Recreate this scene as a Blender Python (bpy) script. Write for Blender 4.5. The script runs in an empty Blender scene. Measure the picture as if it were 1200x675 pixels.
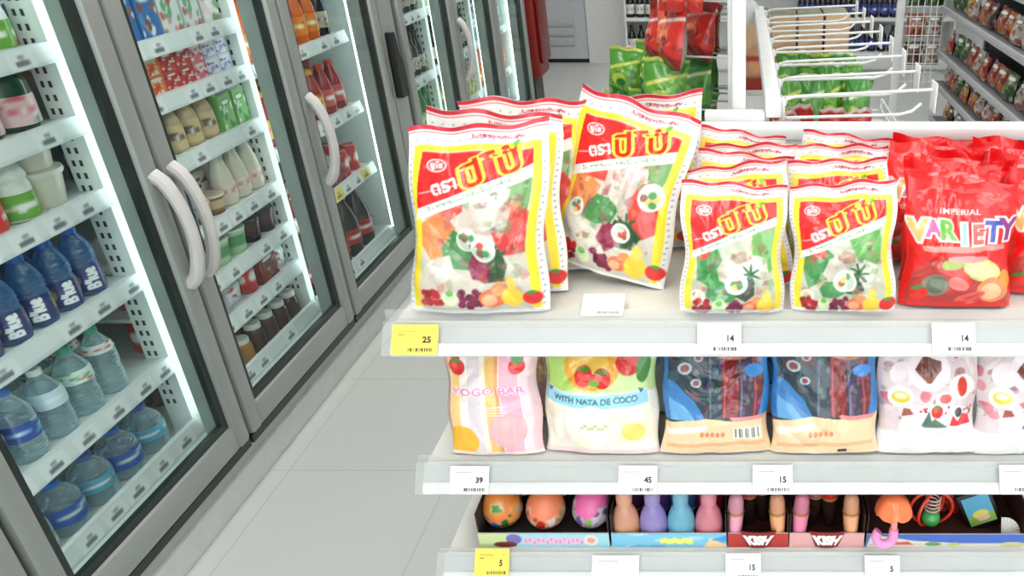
import bpy, bmesh, math, random
import numpy as np
from mathutils import Vector, Matrix, Euler

SC = bpy.context.scene
COL = SC.collection
PI = math.pi
ORD = ['first', 'second', 'third', 'fourth', 'fifth', 'sixth', 'seventh', 'eighth', 'ninth', 'tenth', 'eleventh',
       'twelfth', 'thirteenth', 'fourteenth', 'fifteenth', 'sixteenth', 'seventeenth', 'eighteenth', 'nineteenth', 'twentieth']


# ------------------------------------------------------------------ materials
def lin(c):
    c = np.asarray(c, dtype=float)
    return np.where(c <= .04045, c / 12.92, ((c + .055) / 1.055) ** 2.4)


def rgba(c):
    return tuple(float(x) for x in lin(c)) + (1.0,)


MATS = {}


def newmat(name):
    m = bpy.data.materials.new(name)
    m.use_nodes = True
    nt = m.node_tree
    for n in list(nt.nodes):
        nt.nodes.remove(n)
    out = nt.nodes.new('ShaderNodeOutputMaterial')
    return m, nt, out


def setin(n, **kw):
    for k, v in kw.items():
        n.inputs[k.replace('_', ' ')].default_value = v


def M(name, col=(.8, .8, .8), rough=.5, metal=0., spec=.5, coat=0., var=.04, vscale=30., bump=0., bscale=60.):
    """plain surface with a little procedural variation"""
    if name in MATS:
        return MATS[name]
    m, nt, out = newmat(name)
    p = nt.nodes.new('ShaderNodeBsdfPrincipled')
    setin(p, Roughness=rough, Metallic=metal)
    p.inputs['Specular IOR Level'].default_value = spec
    p.inputs['Coat Weight'].default_value = coat
    tc = nt.nodes.new('ShaderNodeTexCoord')
    nz = nt.nodes.new('ShaderNodeTexNoise')
    setin(nz, Scale=vscale, Detail=3.)
    nt.links.new(tc.outputs['Object'], nz.inputs['Vector'])
    mx = nt.nodes.new('ShaderNodeMix')
    mx.data_type = 'RGBA'
    c = np.array(col)
    mx.inputs['A'].default_value = rgba(np.clip(c * (1 - var), 0, 1))
    mx.inputs['B'].default_value = rgba(np.clip(c * (1 + var), 0, 1))
    nt.links.new(nz.outputs['Fac'], mx.inputs['Factor'])
    nt.links.new(mx.outputs['Result'], p.inputs['Base Color'])
    if bump:
        nb = nt.nodes.new('ShaderNodeTexNoise')
        setin(nb, Scale=bscale, Detail=2.)
        nt.links.new(tc.outputs['Object'], nb.inputs['Vector'])
        b = nt.nodes.new('ShaderNodeBump')
        b.inputs['Strength'].default_value = bump
        b.inputs['Distance'].default_value = .002
        nt.links.new(nb.outputs['Fac'], b.inputs['Height'])
        nt.links.new(b.outputs['Normal'], p.inputs['Normal'])
    nt.links.new(p.outputs[0], out.inputs[0])
    MATS[name] = m
    return m


def MP(name, rough=.4, coat=0., bump=0., bscale=80., spec=.5):
    """printed surface: colour comes from the print laid on the mesh"""
    if name in MATS:
        return MATS[name]
    m, nt, out = newmat(name)
    p = nt.nodes.new('ShaderNodeBsdfPrincipled')
    setin(p, Roughness=rough)
    p.inputs['Specular IOR Level'].default_value = spec
    p.inputs['Coat Weight'].default_value = coat
    p.inputs['Coat Roughness'].default_value = .12
    a = nt.nodes.new('ShaderNodeAttribute')
    a.attribute_name = 'Col'
    nt.links.new(a.outputs['Color'], p.inputs['Base Color'])
    if bump:
        tc = nt.nodes.new('ShaderNodeTexCoord')
        nb = nt.nodes.new('ShaderNodeTexNoise')
        setin(nb, Scale=bscale, Detail=2., Distortion=1.5)
        nt.links.new(tc.outputs['Object'], nb.inputs['Vector'])
        b = nt.nodes.new('ShaderNodeBump')
        b.inputs['Strength'].default_value = bump
        b.inputs['Distance'].default_value = .003
        nt.links.new(nb.outputs['Fac'], b.inputs['Height'])
        nt.links.new(b.outputs['Normal'], p.inputs['Normal'])
    nt.links.new(p.outputs[0], out.inputs[0])
    MATS[name] = m
    return m


def MG(name, tint=(.95, .98, .97), haze=.03, hazecol=(.9, .95, .95), rough=.02, ior=1.45, top=1., bump=0., edge=0.):
    """thin clear sheet: tinted transmission, Fresnel reflection, a little diffuse haze"""
    if name in MATS:
        return MATS[name]
    m, nt, out = newmat(name)
    t = nt.nodes.new('ShaderNodeBsdfTransparent')
    t.inputs[0].default_value = rgba(tint)
    d = nt.nodes.new('ShaderNodeBsdfDiffuse')
    d.inputs[0].default_value = rgba(hazecol)
    g = nt.nodes.new('ShaderNodeBsdfGlossy')
    g.inputs['Roughness'].default_value = rough
    lw = nt.nodes.new('ShaderNodeLayerWeight')
    lw.inputs['Blend'].default_value = .5
    pw = nt.nodes.new('ShaderNodeMath')
    pw.operation = 'POWER'
    pw.inputs[1].default_value = 5.
    nt.links.new(lw.outputs['Facing'], pw.inputs[0])
    fr = nt.nodes.new('ShaderNodeMapRange')
    r0 = ((ior - 1) / (ior + 1)) ** 2
    fr.inputs['To Min'].default_value = r0
    fr.inputs['To Max'].default_value = top
    nt.links.new(pw.outputs[0], fr.inputs['Value'])
    if bump:
        tc = nt.nodes.new('ShaderNodeTexCoord')
        nb = nt.nodes.new('ShaderNodeTexNoise')
        setin(nb, Scale=75., Detail=2.)
        nt.links.new(tc.outputs['Object'], nb.inputs['Vector'])
        b = nt.nodes.new('ShaderNodeBump')
        b.inputs['Strength'].default_value = bump
        b.inputs['Distance'].default_value = .004
        nt.links.new(nb.outputs['Fac'], b.inputs['Height'])
        nt.links.new(b.outputs['Normal'], g.inputs['Normal'])
        nt.links.new(b.outputs['Normal'], d.inputs['Normal'])
    m1 = nt.nodes.new('ShaderNodeMixShader')
    m1.inputs[0].default_value = haze
    if edge:
        p2 = nt.nodes.new('ShaderNodeMath')
        p2.operation = 'POWER'
        p2.inputs[1].default_value = 1.6
        mr = nt.nodes.new('ShaderNodeMapRange')
        mr.inputs['To Min'].default_value = haze
        mr.inputs['To Max'].default_value = min(1., haze + edge)
        nt.links.new(lw.outputs['Facing'], p2.inputs[0])
        nt.links.new(p2.outputs[0], mr.inputs['Value'])
        nt.links.new(mr.outputs[0], m1.inputs[0])
    m2 = nt.nodes.new('ShaderNodeMixShader')
    nt.links.new(t.outputs[0], m1.inputs[1])
    nt.links.new(d.outputs[0], m1.inputs[2])
    nt.links.new(fr.outputs[0], m2.inputs[0])
    nt.links.new(m1.outputs[0], m2.inputs[1])
    nt.links.new(g.outputs[0], m2.inputs[2])
    nt.links.new(m2.outputs[0], out.inputs[0])
    MATS[name] = m
    return m


def ME(name, col, strength):
    if name in MATS:
        return MATS[name]
    m, nt, out = newmat(name)
    e = nt.nodes.new('ShaderNodeEmission')
    e.inputs[0].default_value = rgba(col)
    e.inputs[1].default_value = strength
    nt.links.new(e.outputs[0], out.inputs[0])
    MATS[name] = m
    return m


# ------------------------------------------------------------------ mesh building
class MB:
    def __init__(s):
        s.v, s.f, s.c, s.n, s.painted = [], [], [], 0, False

    def add(s, v, f, c=None):
        v = np.asarray(v, dtype=float).reshape(-1, 3)
        s.v.append(v)
        s.f.extend([tuple(int(i) + s.n for i in q) for q in f])
        if c is None:
            cc = np.full((len(v), 3), .8)
        else:
            cc = np.broadcast_to(np.asarray(c, dtype=float), (len(v), 3))
            s.painted = True
        s.c.append(cc)
        s.n += len(v)
        return s

    def box(s, x0, x1, y0, y1, z0, z1, col=None, bev=0.):
        bm = bmesh.new()
        r = bmesh.ops.create_cube(bm, size=1.)
        bmesh.ops.scale(bm, vec=(abs(x1 - x0), abs(y1 - y0), abs(z1 - z0)), verts=bm.verts)
        bmesh.ops.translate(bm, vec=((x0 + x1) / 2, (y0 + y1) / 2, (z0 + z1) / 2), verts=bm.verts)
        if bev:
            bmesh.ops.bevel(bm, geom=bm.edges[:], offset=bev, segments=2, profile=.5, affect='EDGES')
        bm.verts.index_update()
        s.add([v.co[:] for v in bm.verts], [[v.index for v in f.verts] for f in bm.faces], col)
        bm.free()
        return s

    def tube(s, pts, r, n=8, col=None, caps=True):
        pts = [Vector(p) for p in pts]
        vs, fs = [], []
        rr = r if hasattr(r, '__len__') else [r] * len(pts)
        t0 = (pts[1] - pts[0]).normalized()
        up = Vector((0, 0, 1)) if abs(t0.z) < .9 else Vector((1, 0, 0))
        a = t0.cross(up).normalized()
        for i, p in enumerate(pts):
            t = (pts[min(i + 1, len(pts) - 1)] - pts[max(i - 1, 0)]).normalized()
            a = (a - t * a.dot(t)).normalized()
            b = t.cross(a)
            for k in range(n):
                th = 2 * PI * k / n
                vs.append(p + (a * math.cos(th) + b * math.sin(th)) * rr[i])
        for i in range(len(pts) - 1):
            for k in range(n):
                k2 = (k + 1) % n
                fs.append((i * n + k, i * n + k2, (i + 1) * n + k2, (i + 1) * n + k))
        if caps:
            fs.append(tuple(range(n - 1, -1, -1)))
            fs.append(tuple((len(pts) - 1) * n + k for k in range(n)))
        return s.add([tuple(v) for v in vs], fs, col)

    def lathe(s, prof, n=24, col=None, cv=None, off=(0, 0, 0), vmap=None, sx=1., sy=1., u0=.5, urep=1.):
        """prof (r, z) bottom to top; cv = a print wrapped round it, its middle facing -Y"""
        vs, cs = [], []
        zz = [p[1] for p in prof]
        zlo, zhi = (min(zz), max(zz)) if vmap is None else vmap
        m = n + 1 if cv is not None else n
        for (r, z) in prof:
            for k in range(m):
                th = 2 * PI * k / n - PI / 2 - PI      # seam at the back
                vs.append((off[0] + r * math.cos(th) * sx, off[1] + r * math.sin(th) * sy, off[2] + z))
                if cv is not None:
                    cs.append(((k / n * urep) % 1.0001, (z - zlo) / (zhi - zlo + 1e-9)))
        fs = []
        for i in range(len(prof) - 1):
            for k in range(n):
                k2 = k + 1 if cv is not None else (k + 1) % n
                fs.append((i * m + k, i * m + k2, (i + 1) * m + k2, (i + 1) * m + k))
        if prof[0][0] > 1e-5:
            fs.append(tuple(range(n - 1, -1, -1)))
        if prof[-1][0] > 1e-5:
            fs.append(tuple((len(prof) - 1) * m + k for k in range(n)))
        if cv is not None:
            cs = np.array(cs)
            col = cv.sample(cs[:, 0], cs[:, 1])
        return s.add(vs, fs, col)

    def sheet(s, P, nx, nz, cv=None, col=None, flip=False):
        """P: (nz, nx, 3) grid"""
        fs = []
        for j in range(nz - 1):
            for i in range(nx - 1):
                q = (j * nx + i, j * nx + i + 1, (j + 1) * nx + i + 1, (j + 1) * nx + i)
                fs.append(q[::-1] if flip else q)
        if cv is not None:
            U, V = np.meshgrid(np.linspace(0, 1, nx), np.linspace(0, 1, nz))
            col = cv.sample(U.ravel(), V.ravel())
        return s.add(P.reshape(-1, 3), fs, col)

    def mesh(s, name, mats, angle=35):
        me = bpy.data.meshes.new(name)
        V = np.concatenate(s.v)
        me.from_pydata(V.tolist(), [], s.f)
        if s.painted:
            at = me.color_attributes.new('Col', 'FLOAT_COLOR', 'POINT')
            C = np.ones((len(V), 4), dtype=np.float32)
            C[:, :3] = lin(np.concatenate(s.c))
            at.data.foreach_set('color', C.ravel())
        if not isinstance(mats, (list, tuple)):
            mats = [mats]
        for m in mats:
            me.materials.append(m)
        me.polygons.foreach_set('use_smooth', [True] * len(me.polygons))
        me.set_sharp_from_angle(angle=math.radians(angle))
        me.update()
        return me

    def build(s, name, mats, parent=None, angle=35):
        return ob(name, s.mesh(name, mats, angle), parent)


def ob(name, me, parent=None):
    o = bpy.data.objects.new(name, me)
    COL.objects.link(o)
    if parent is not None:
        o.parent = parent
    return o


def tag(o, label, cat, group=None):
    n = len(label.replace(',', ' ').split())
    assert 4 <= n <= 16, (n, label)
    o['label'] = label
    o['category'] = cat
    if group:
        o['group'] = group
    return o


def thing(name, label, cat, loc=(0, 0, 0), rot=(0, 0, 0), group=None):
    o = bpy.data.objects.new(name, None)
    COL.objects.link(o)
    o.empty_display_size = .05
    o.location = loc
    o.rotation_euler = rot
    return tag(o, label, cat, group)


def structure(name, mb, mat):
    o = mb.build(name, mat)
    o['kind'] = 'structure'
    return o


class Kind:
    """one model of a product: its parts are meshes shared by all its copies"""

    def __init__(s, name, cat, parts):
        s.name, s.cat, s.parts = name, cat, parts

    def put(s, loc, rot, label, group=None, scale=1.):
        if not hasattr(rot, '__len__'):
            rot = (0, 0, rot)
        if len(s.parts) == 1:
            o = ob(s.name, s.parts[0][1])
            o.location = loc
            o.rotation_euler = rot
            tag(o, label, s.cat, group)
        else:
            o = thing(s.name, label, s.cat, loc, rot, group)
            for pn, me in s.parts:
                ob(pn, me, o)
        o.scale = (scale,) * 3
        return o


# ------------------------------------------------------------------ printing (flat artwork laid on package surfaces)
_TX = {}


def text_tris(t, bold):
    key = (t, bold)
    if key not in _TX:
        cu = bpy.data.curves.new('t', 'FONT')
        cu.body = t
        cu.offset = bold
        cu.resolution_u = 3
        o = bpy.data.objects.new('t', cu)
        COL.objects.link(o)
        dg = bpy.context.evaluated_depsgraph_get()
        ev = o.evaluated_get(dg)
        me = ev.to_mesh()
        me.calc_loop_triangles()
        v = np.array([x.co[:2] for x in me.vertices])
        tr = np.array([x.vertices[:] for x in me.loop_triangles])
        ev.to_mesh_clear()
        bpy.data.objects.remove(o)
        bpy.data.curves.remove(cu)
        lo, hi = v.min(0), v.max(0)
        v = (v - (lo + hi) / 2) / (hi[1] - lo[1])
        _TX[key] = (v, tr, (hi[0] - lo[0]) / (hi[1] - lo[1]))
    return _TX[key]


class Cv:
    def __init__(s, w, h, bg):
        s.w, s.h = w, h
        s.a = np.empty((h, w, 3))
        s.a[:] = bg
        s.asp = w / h

    def _mask(s, m, x0, y0, col, al):
        h, w = m.shape
        r = s.a[y0:y0 + h, x0:x0 + w]
        r[m] = r[m] * (1 - al) + np.array(col) * al

    def poly(s, pts, col, al=1.):
        P = np.array(pts, dtype=float) * (s.w, s.h)
        x0, y0 = np.floor(P.min(0)).astype(int)
        x1, y1 = np.ceil(P.max(0)).astype(int) + 1
        x0, y0, x1, y1 = max(x0, 0), max(y0, 0), min(x1, s.w), min(y1, s.h)
        if x1 <= x0 or y1 <= y0:
            return s
        X, Y = np.meshgrid(np.arange(x0, x1) + .5, np.arange(y0, y1) + .5)
        m = np.zeros(X.shape, bool)
        n = len(P)
        for i in range(n):
            ax, ay = P[i]
            bx, by = P[(i + 1) % n]
            if ay == by:
                continue
            cnd = ((ay > Y) != (by > Y)) & (X < (bx - ax) * (Y - ay) / (by - ay) + ax)
            m ^= cnd
        s._mask(m, x0, y0, col, al)
        return s

    def rect(s, x0, y0, x1, y1, col, al=1.):
        a, b, c, d = [int(round(q)) for q in (x0 * s.w, x1 * s.w, y0 * s.h, y1 * s.h)]
        a, c = max(a, 0), max(c, 0)
        r = s.a[c:max(d, c + 1), a:max(b, a + 1)]
        r[:] = r * (1 - al) + np.array(col) * al
        return s

    def ell(s, cx, cy, rx, ry=None, col=(1, 1, 1), al=1., rot=0.):
        """radii as a share of the width"""
        ry = rx if ry is None else ry
        cx, cy, rx, ry = cx * s.w, cy * s.h, rx * s.w, ry * s.w
        R = max(rx, ry)
        x0, x1 = max(int(cx - R), 0), min(int(cx + R) + 2, s.w)
        y0, y1 = max(int(cy - R), 0), min(int(cy + R) + 2, s.h)
        if x1 <= x0 or y1 <= y0:
            return s
        X, Y = np.meshgrid(np.arange(x0, x1) + .5 - cx, np.arange(y0, y1) + .5 - cy)
        c, q = math.cos(rot), math.sin(rot)
        m = ((X * c + Y * q) / rx) ** 2 + ((-X * q + Y * c) / ry) ** 2 < 1
        s._mask(m, x0, y0, col, al)
        return s

    def text(s, t, cx, cy, hgt, col, bold=.0, rot=0., width=None, warp=None, shear=0.):
        """hgt and width as a share of the canvas width"""
        v, tr, asp = text_tris(t, bold)
        sx = 1. if width is None else width / (asp * hgt)
        P = v * (hgt * sx, hgt)
        if warp:
            P = np.array([warp(x, y) for x, y in P])
        P = P + np.stack([P[:, 1] * shear, P[:, 0] * 0], 1)
        c, q = math.cos(rot), math.sin(rot)
        P = np.stack([P[:, 0] * c - P[:, 1] * q, P[:, 0] * q + P[:, 1] * c], 1) * s.w + (cx * s.w, cy * s.h)
        for t3 in tr:
            s.tri(P[t3], col)
        return s

    def tri(s, T, col):
        x0, y0 = np.floor(T.min(0)).astype(int)
        x1, y1 = np.ceil(T.max(0)).astype(int) + 1
        x0, y0, x1, y1 = max(x0, 0), max(y0, 0), min(x1, s.w), min(y1, s.h)
        if x1 <= x0 or y1 <= y0:
            return
        X, Y = np.meshgrid(np.arange(x0, x1) + .5, np.arange(y0, y1) + .5)
        d = []
        for i in range(3):
            a, b = T[i], T[(i + 1) % 3]
            d.append((b[0] - a[0]) * (Y - a[1]) - (b[1] - a[1]) * (X - a[0]))
        m = ((d[0] >= -.3) & (d[1] >= -.3) & (d[2] >= -.3)) | ((d[0] <= .3) & (d[1] <= .3) & (d[2] <= .3))
        s._mask(m, x0, y0, col, 1.)

    def soft(s, k=1):
        for _ in range(k):
            p = np.pad(s.a, ((1, 1), (1, 1), (0, 0)), mode='edge')
            s.a = (p[1:-1, 1:-1] * 2 + p[:-2, 1:-1] + p[2:, 1:-1] + p[1:-1, :-2] + p[1:-1, 2:]) / 6
        return s

    def sample(s, u, v):
        x = np.clip(np.asarray(u) * s.w - .5, 0, s.w - 1.001)
        y = np.clip(np.asarray(v) * s.h - .5, 0, s.h - 1.001)
        i, j = x.astype(int), y.astype(int)
        fx, fy = (x - i)[:, None], (y - j)[:, None]
        a = s.a
        i1, j1 = np.minimum(i + 1, s.w - 1), np.minimum(j + 1, s.h - 1)
        return (a[j, i] * (1 - fx) + a[j, i1] * fx) * (1 - fy) + (a[j1, i] * (1 - fx) + a[j1, i1] * fx) * fy


RED = (.90, .10, .11)
WHITE = (.95, .95, .94)
YEL = (.98, .86, .20)
GRN = (.24, .56, .26)
DKR = (.70, .08, .10)


def fruit_row(c, rnd, y, w0=.08, w1=.92):
    cols = [(.72, .08, .14), (.85, .92, .75), (.48, .10, .26), (.93, .45, .30), (.97, .80, .25), (.86, .14, .14)]
    x = w0
    k = 0
    while x < w1 - .05:
        kind = k % 6
        r = rnd.uniform(.075, .10)
        cx = x + r
        if kind in (0, 2):
            for _ in range(16):
                q = .72 + .45 * rnd.random()
                c.ell(cx + rnd.uniform(-r, r) * .8, y + rnd.uniform(-r, r) * .55, .028, col=tuple(min(1, z * q) for z in cols[kind]))
        elif kind == 1:
            c.ell(cx, y, r * .7, r * .8, cols[1])
            c.ell(cx, y + .03, r * .35, r * .35, (.45, .72, .35))
        elif kind == 3:
            c.ell(cx, y, r, r * .8, cols[3])
            c.ell(cx - .02, y - .01, r * .6, r * .5, (.98, .70, .52))
            c.ell(cx + .05, y + .05, r * .6, r * .5, (.95, .58, .35))
        elif kind == 4:
            c.ell(cx, y + .005, r * .95, r * 1.0, cols[4])
            c.ell(cx, y + .09, r * .45, r * .7, (.95, .83, .36))
        else:
            c.ell(cx, y, r * .8, r * .7, cols[5])
            c.ell(cx, y + .035, r * .4, r * .2, GRN)
        x += r * 1.65
        k += 1


def art_jelly(seed, big=True):
    """jelly bag: white and yellow border, red block with the product name, clear lower half"""
    rnd = random.Random(seed)
    W, H = (330, 450) if big else (300, 370)
    c = Cv(W, H, WHITE)
    # yellow frame
    c.poly([(.045, .03), (.955, .03), (.955, .90), (.045, .90)], YEL)
    for i in range(26):
        v = .05 + i * .034
        for u in (.025, .972):
            c.ell(u + rnd.uniform(-.006, .006), v, .006, col=(.35, .45, .75))
    for i in range(12):
        c.ell(.06 + i * .08, .925, .006, col=(.35, .45, .75))
    # window
    x0, x1 = .105, .895
    base = (.80, .78, .72) if big else (.74, .76, .68)
    c.rect(x0, .02, x1, .87, base)
    blobs = [((.22, .44), (.15, .13), (.93, .52, .28)), ((.80, .70), (.14, .20), (.42, .62, .36)), ((.40, .36), (.16, .11), (.26, .53, .27)),
             ((.76, .47), (.16, .17), (.80, .22, .20)), ((.66, .30), (.15, .10), (.16, .30, .16)), ((.36, .60), (.13, .09), (.84, .28, .24)),
             ((.55, .56), (.20, .10), (.80, .74, .70)), ((.28, .27), (.12, .08), (.86, .84, .78)), ((.52, .24), (.10, .09), (.55, .15, .28)),
             ((.62, .63), (.12, .07), (.88, .82, .82))]
    if not big:
        blobs = [((.24, .40), (.17, .20), (.24, .56, .28)), ((.78, .55), (.17, .22), (.42, .68, .36)), ((.50, .34), (.18, .15), (.82, .80, .74)),
                 ((.72, .36), (.13, .12), (.86, .85, .80)), ((.40, .20), (.15, .09), (.25, .55, .30)), ((.60, .22), (.12, .09), (.20, .28, .22)),
                 ((.20, .52), (.10, .10), (.85, .32, .24)), ((.55, .46), (.10, .06), (.70, .60, .52))]
    for (p, r, col) in blobs:
        j = rnd.uniform(-.035, .035), rnd.uniform(-.03, .03)
        n = rnd.randint(5, 8)
        ph = rnd.random() * 6
        pts = []
        for k in range(n):
            q = rnd.uniform(.75, 1.2)
            pts.append((p[0] + j[0] + r[0] * q * math.cos(ph + 2 * PI * k / n), p[1] + j[1] + r[1] * q * math.sin(ph + 2 * PI * k / n)))
        pts = [(min(max(a, x0), x1), min(max(b, .03), .85)) for a, b in pts]
        c.poly(pts, col)
        q = rnd.uniform(.25, .45)
        m = [(p[0] + j[0] + (a - p[0]) * .5 + .02, p[1] + (b - p[1]) * .5) for a, b in pts]
        c.poly(m, tuple(min(1, z * .8 + .2) for z in col), .6)
    pal = [(.86, .84, .80), (.62, .58, .52), (.90, .60, .42), (.40, .60, .36), (.80, .40, .36), (.94, .93, .90), (.28, .34, .24), (.74, .68, .66), (.60, .30, .34)]
    for k in range(90):
        px_, py_ = rnd.uniform(x0 + .03, x1 - .03), rnd.uniform(.14, .80)
        a_ = rnd.random() * 6
        q_ = rnd.uniform(.02, .06)
        c.poly([(px_ + q_ * rnd.uniform(.4, 1.3) * math.cos(a_ + j_ * 1.6), py_ + .7 * q_ * rnd.uniform(.4, 1.3) * math.sin(a_ + j_ * 1.6)) for j_ in range(4)], rnd.choice(pal), .45)
    # leaf blades
    for k in range(7):
        a = k * .9 + seed
        c.ell(.66 + .05 * math.cos(a), .33 + .04 * math.sin(a), .055, .012, (.14, .36, .20), .9, rot=a)
    # round lids
    lids = [(.46, .42, .085), (.58, .37, .095)] if big else [(.52, .26, .11), (.17, .14, .065)]
    if seed % 2 == 1 and big:
        lids = [(.82, .52, .105), (.62, .28, .08), (.20, .36, .07)]
    for (a, b, r) in lids:
        c.ell(a, b, r, col=(.94, .94, .92))
        c.ell(a, b, r * .82, col=(.80, .86, .80))
        for k in range(6):
            c.ell(a + rnd.uniform(-r, r) * .5, b + rnd.uniform(-r, r) * .4, r * .28, col=rnd.choice([(.85, .30, .25), (.30, .58, .34), (.95, .93, .9), (.55, .35, .3), (.9, .75, .4)]))
    fruit_row(c, rnd, .095 if big else .065, x0, x1)
    c.soft(3)
    # red block with a slanting foot
    if big:
        b0, b1 = .575, .775
    else:
        b0, b1 = .50, .735
    sl = (b1 - b0) / (x1 - x0)
    c.poly([(x0, .865), (x1, .865), (x1, b1 + .02), (x0 - .03, b0)], RED)
    c.poly([(x0 - .03, b0), (x1, b1 + .02), (x1, b1 - .045), (x0 - .05, b0 - .06)], WHITE)
    c.poly([(x0 - .01, b0 + .075), (.46, b0 + .14), (.46, b0 + .147), (x0 - .01, b0 + .082)], (.97, .72, .70))
    rot = math.atan(sl * H / W)
    c.text('วุ้น คาราจีแนน ผสมวุ้นมะพร้าว', .45, b0 + sl * .36 - .018, .040, (.45, .62, .45), .0, rot, width=.62)
    c.text('ตรา', .285, b0 + sl * .20 + .068, .082, WHITE, .03, rot)
    tx, ty = .60, b0 + sl * .52 + .088
    if not big:
        tx, ty = .58, b0 + sl * .50 + .10
    c.text('ปีโป้', tx, ty, .215, (.99, .85, .25), .105, rot, width=.47)
    c.text('ปีโป้', tx, ty, .195, (.80, .13, .07), .02, rot, width=.42)
    c.ell(tx + .17, ty + .105, .04, .018, (.45, .70, .20), rot=.7)
    c.ell(tx + .14, ty + .098, .025, .014, (.95, .85, .2), rot=2.2)
    # small oval mark
    ov = (.22, .80)
    c.ell(ov[0], ov[1], .075, .047, (.96, .86, .86))
    c.ell(ov[0], ov[1], .064, .037, (.86, .30, .32))
    c.text('ยูโร', ov[0], ov[1], .058, WHITE, .02, 0, width=.09)
    # header
    c.rect(0, .955, 1, 1, WHITE)
    c.rect(0, .978, 1, 1, (.80, .14, .22))
    c.rect(0, .962, 1, .968, (.88, .35, .42))
    c.text('ไม่ใช้วัตถุกันเสีย', .65, .936, .034, (.72, .18, .30), .01, 0, width=.36)
    return c.soft(1)


def art_variety(seed):
    rnd = random.Random(seed)
    W, H = 300, 340
    R = (.90, .09, .10)
    c = Cv(W, H, R)
    # window with fruit
    pts = [(.05, .0), (.95, .0), (.97, .30), (.80, .40), (.5, .46), (.2, .40), (.06, .30)]
    c.poly(pts, (.70, .20, .18))
    for (a, b, rx, ry, col, rot) in [(.70, .33, .19, .10, (.80, .84, .50), -.2), (.70, .33, .15, .07, (.93, .88, .66), -.2), (.45, .26, .16, .10, (.86, .22, .20), -.4),
                                     (.48, .22, .10, .06, (.93, .52, .50), -.4), (.28, .20, .12, .11, (.50, .48, .40), 0), (.28, .20, .08, .08, (.36, .42, .34), 0),
                                     (.80, .16, .15, .12, (.93, .55, .36), 0), (.78, .15, .10, .08, (.97, .74, .58), 0), (.15, .12, .08, .07, (.90, .14, .10), 0),
                                     (.13, .17, .05, .02, GRN, .4), (.60, .10, .14, .05, (.92, .36, .34), .3), (.93, .25, .06, .08, (.92, .60, .25), 0),
                                     (.42, .38, .12, .05, (.62, .72, .36), .2), (.56, .42, .2, .03, (.93, .60, .60), 0)]:
        c.ell(a, b, rx, ry, col, .95, rot)
    c.rect(.06, 0, .94, .05, (.86, .14, .14))
    # curly band
    c.poly([(.12, .51), (.9, .53), (.92, .49), (.5, .47), (.14, .47)], (.94, .55, .50))
    xs = np.linspace(.105, .915, 7)
    cols = [(.93, .74, .45), (.86, .38, .62), (.40, .70, .25), (.55, .78, .90), (.90, .42, .40), (.20, .28, .66), (.52, .20, .48)]
    sz = [.235, .175, .20, .205, .20, .22, .235]
    for i, ch in enumerate('VARIETY'):
        yy = .625 + .02 * math.sin(i * 1.3)
        c.text(ch, xs[i], yy, sz[i], (.97, .93, .92), .13)
    for i, ch in enumerate('VARIETY'):
        yy = .625 + .02 * math.sin(i * 1.3)
        c.text(ch, xs[i], yy, sz[i] * .86, cols[i], .045)
    c.ell(.06, .66, .035, .03, (.93, .74, .45))
    c.text('IMPERIAL', .48, .775, .052, (.97, .86, .84), .01, 0, width=.36)
    c.poly([(0, .93), (1, .93), (1, 1), (0, 1)], (.86, .07, .08))
    return c.soft(1)


def strawberry(c, x, y, r):
    c.ell(x, y, r, r * 1.15, (.88, .13, .12))
    c.ell(x - r * .3, y + r * .1, r * .4, r * .4, (.95, .35, .28))
    c.ell(x, y + r * .75 * c.asp, r * .7, r * .25, (.30, .58, .22))


def art_yogo():
    rnd = random.Random(3)
    c = Cv(260, 340, (.93, .86, .84))
    st = [(.0, .06, (.90, .72, .62)), (.06, .17, (.96, .80, .52)), (.17, .24, (.95, .90, .86)), (.24, .40, (.88, .84, .86)), (.40, .44, (.97, .93, .85)),
          (.44, .56, (.95, .78, .45)), (.56, .60, (.93, .62, .40)), (.60, .82, (.95, .70, .78)), (.82, .92, (.97, .85, .88)), (.92, 1., (.92, .78, .80))]
    for a, b, col in st:
        c.rect(a, 0, b, 1, col)
    for a in (.06, .24, .44, .60, .82):
        c.rect(a, 0, a + .012, 1, (.98, .95, .90))
    c.ell(.16, .16, .17, .22, (.96, .72, .20))
    c.ell(.66, .28, .20, .26, (.88, .68, .70))
    for k in range(16):
        c.rect(.52 + k * .02, .1, .525 + k * .02, .42, (.93, .80, .82), .7)
    strawberry(c, .15, .93, .09)
    strawberry(c, .80, .94, .09)
    c.text('YOGO BAR', .48, .70, .105, (.98, .93, .95), .09, .03, width=.86)
    c.text('YOGO BAR', .48, .70, .092, (.90, .52, .72), .02, .03, width=.82)
    for k in range(4):
        c.rect(.40, .53 - k * .028, .66 - .02 * (k % 2), .537 - k * .028, (.97, .90, .92))
    c.rect(0, 0, 1, .035, (.95, .90, .86))
    return c.soft(1)


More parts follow.
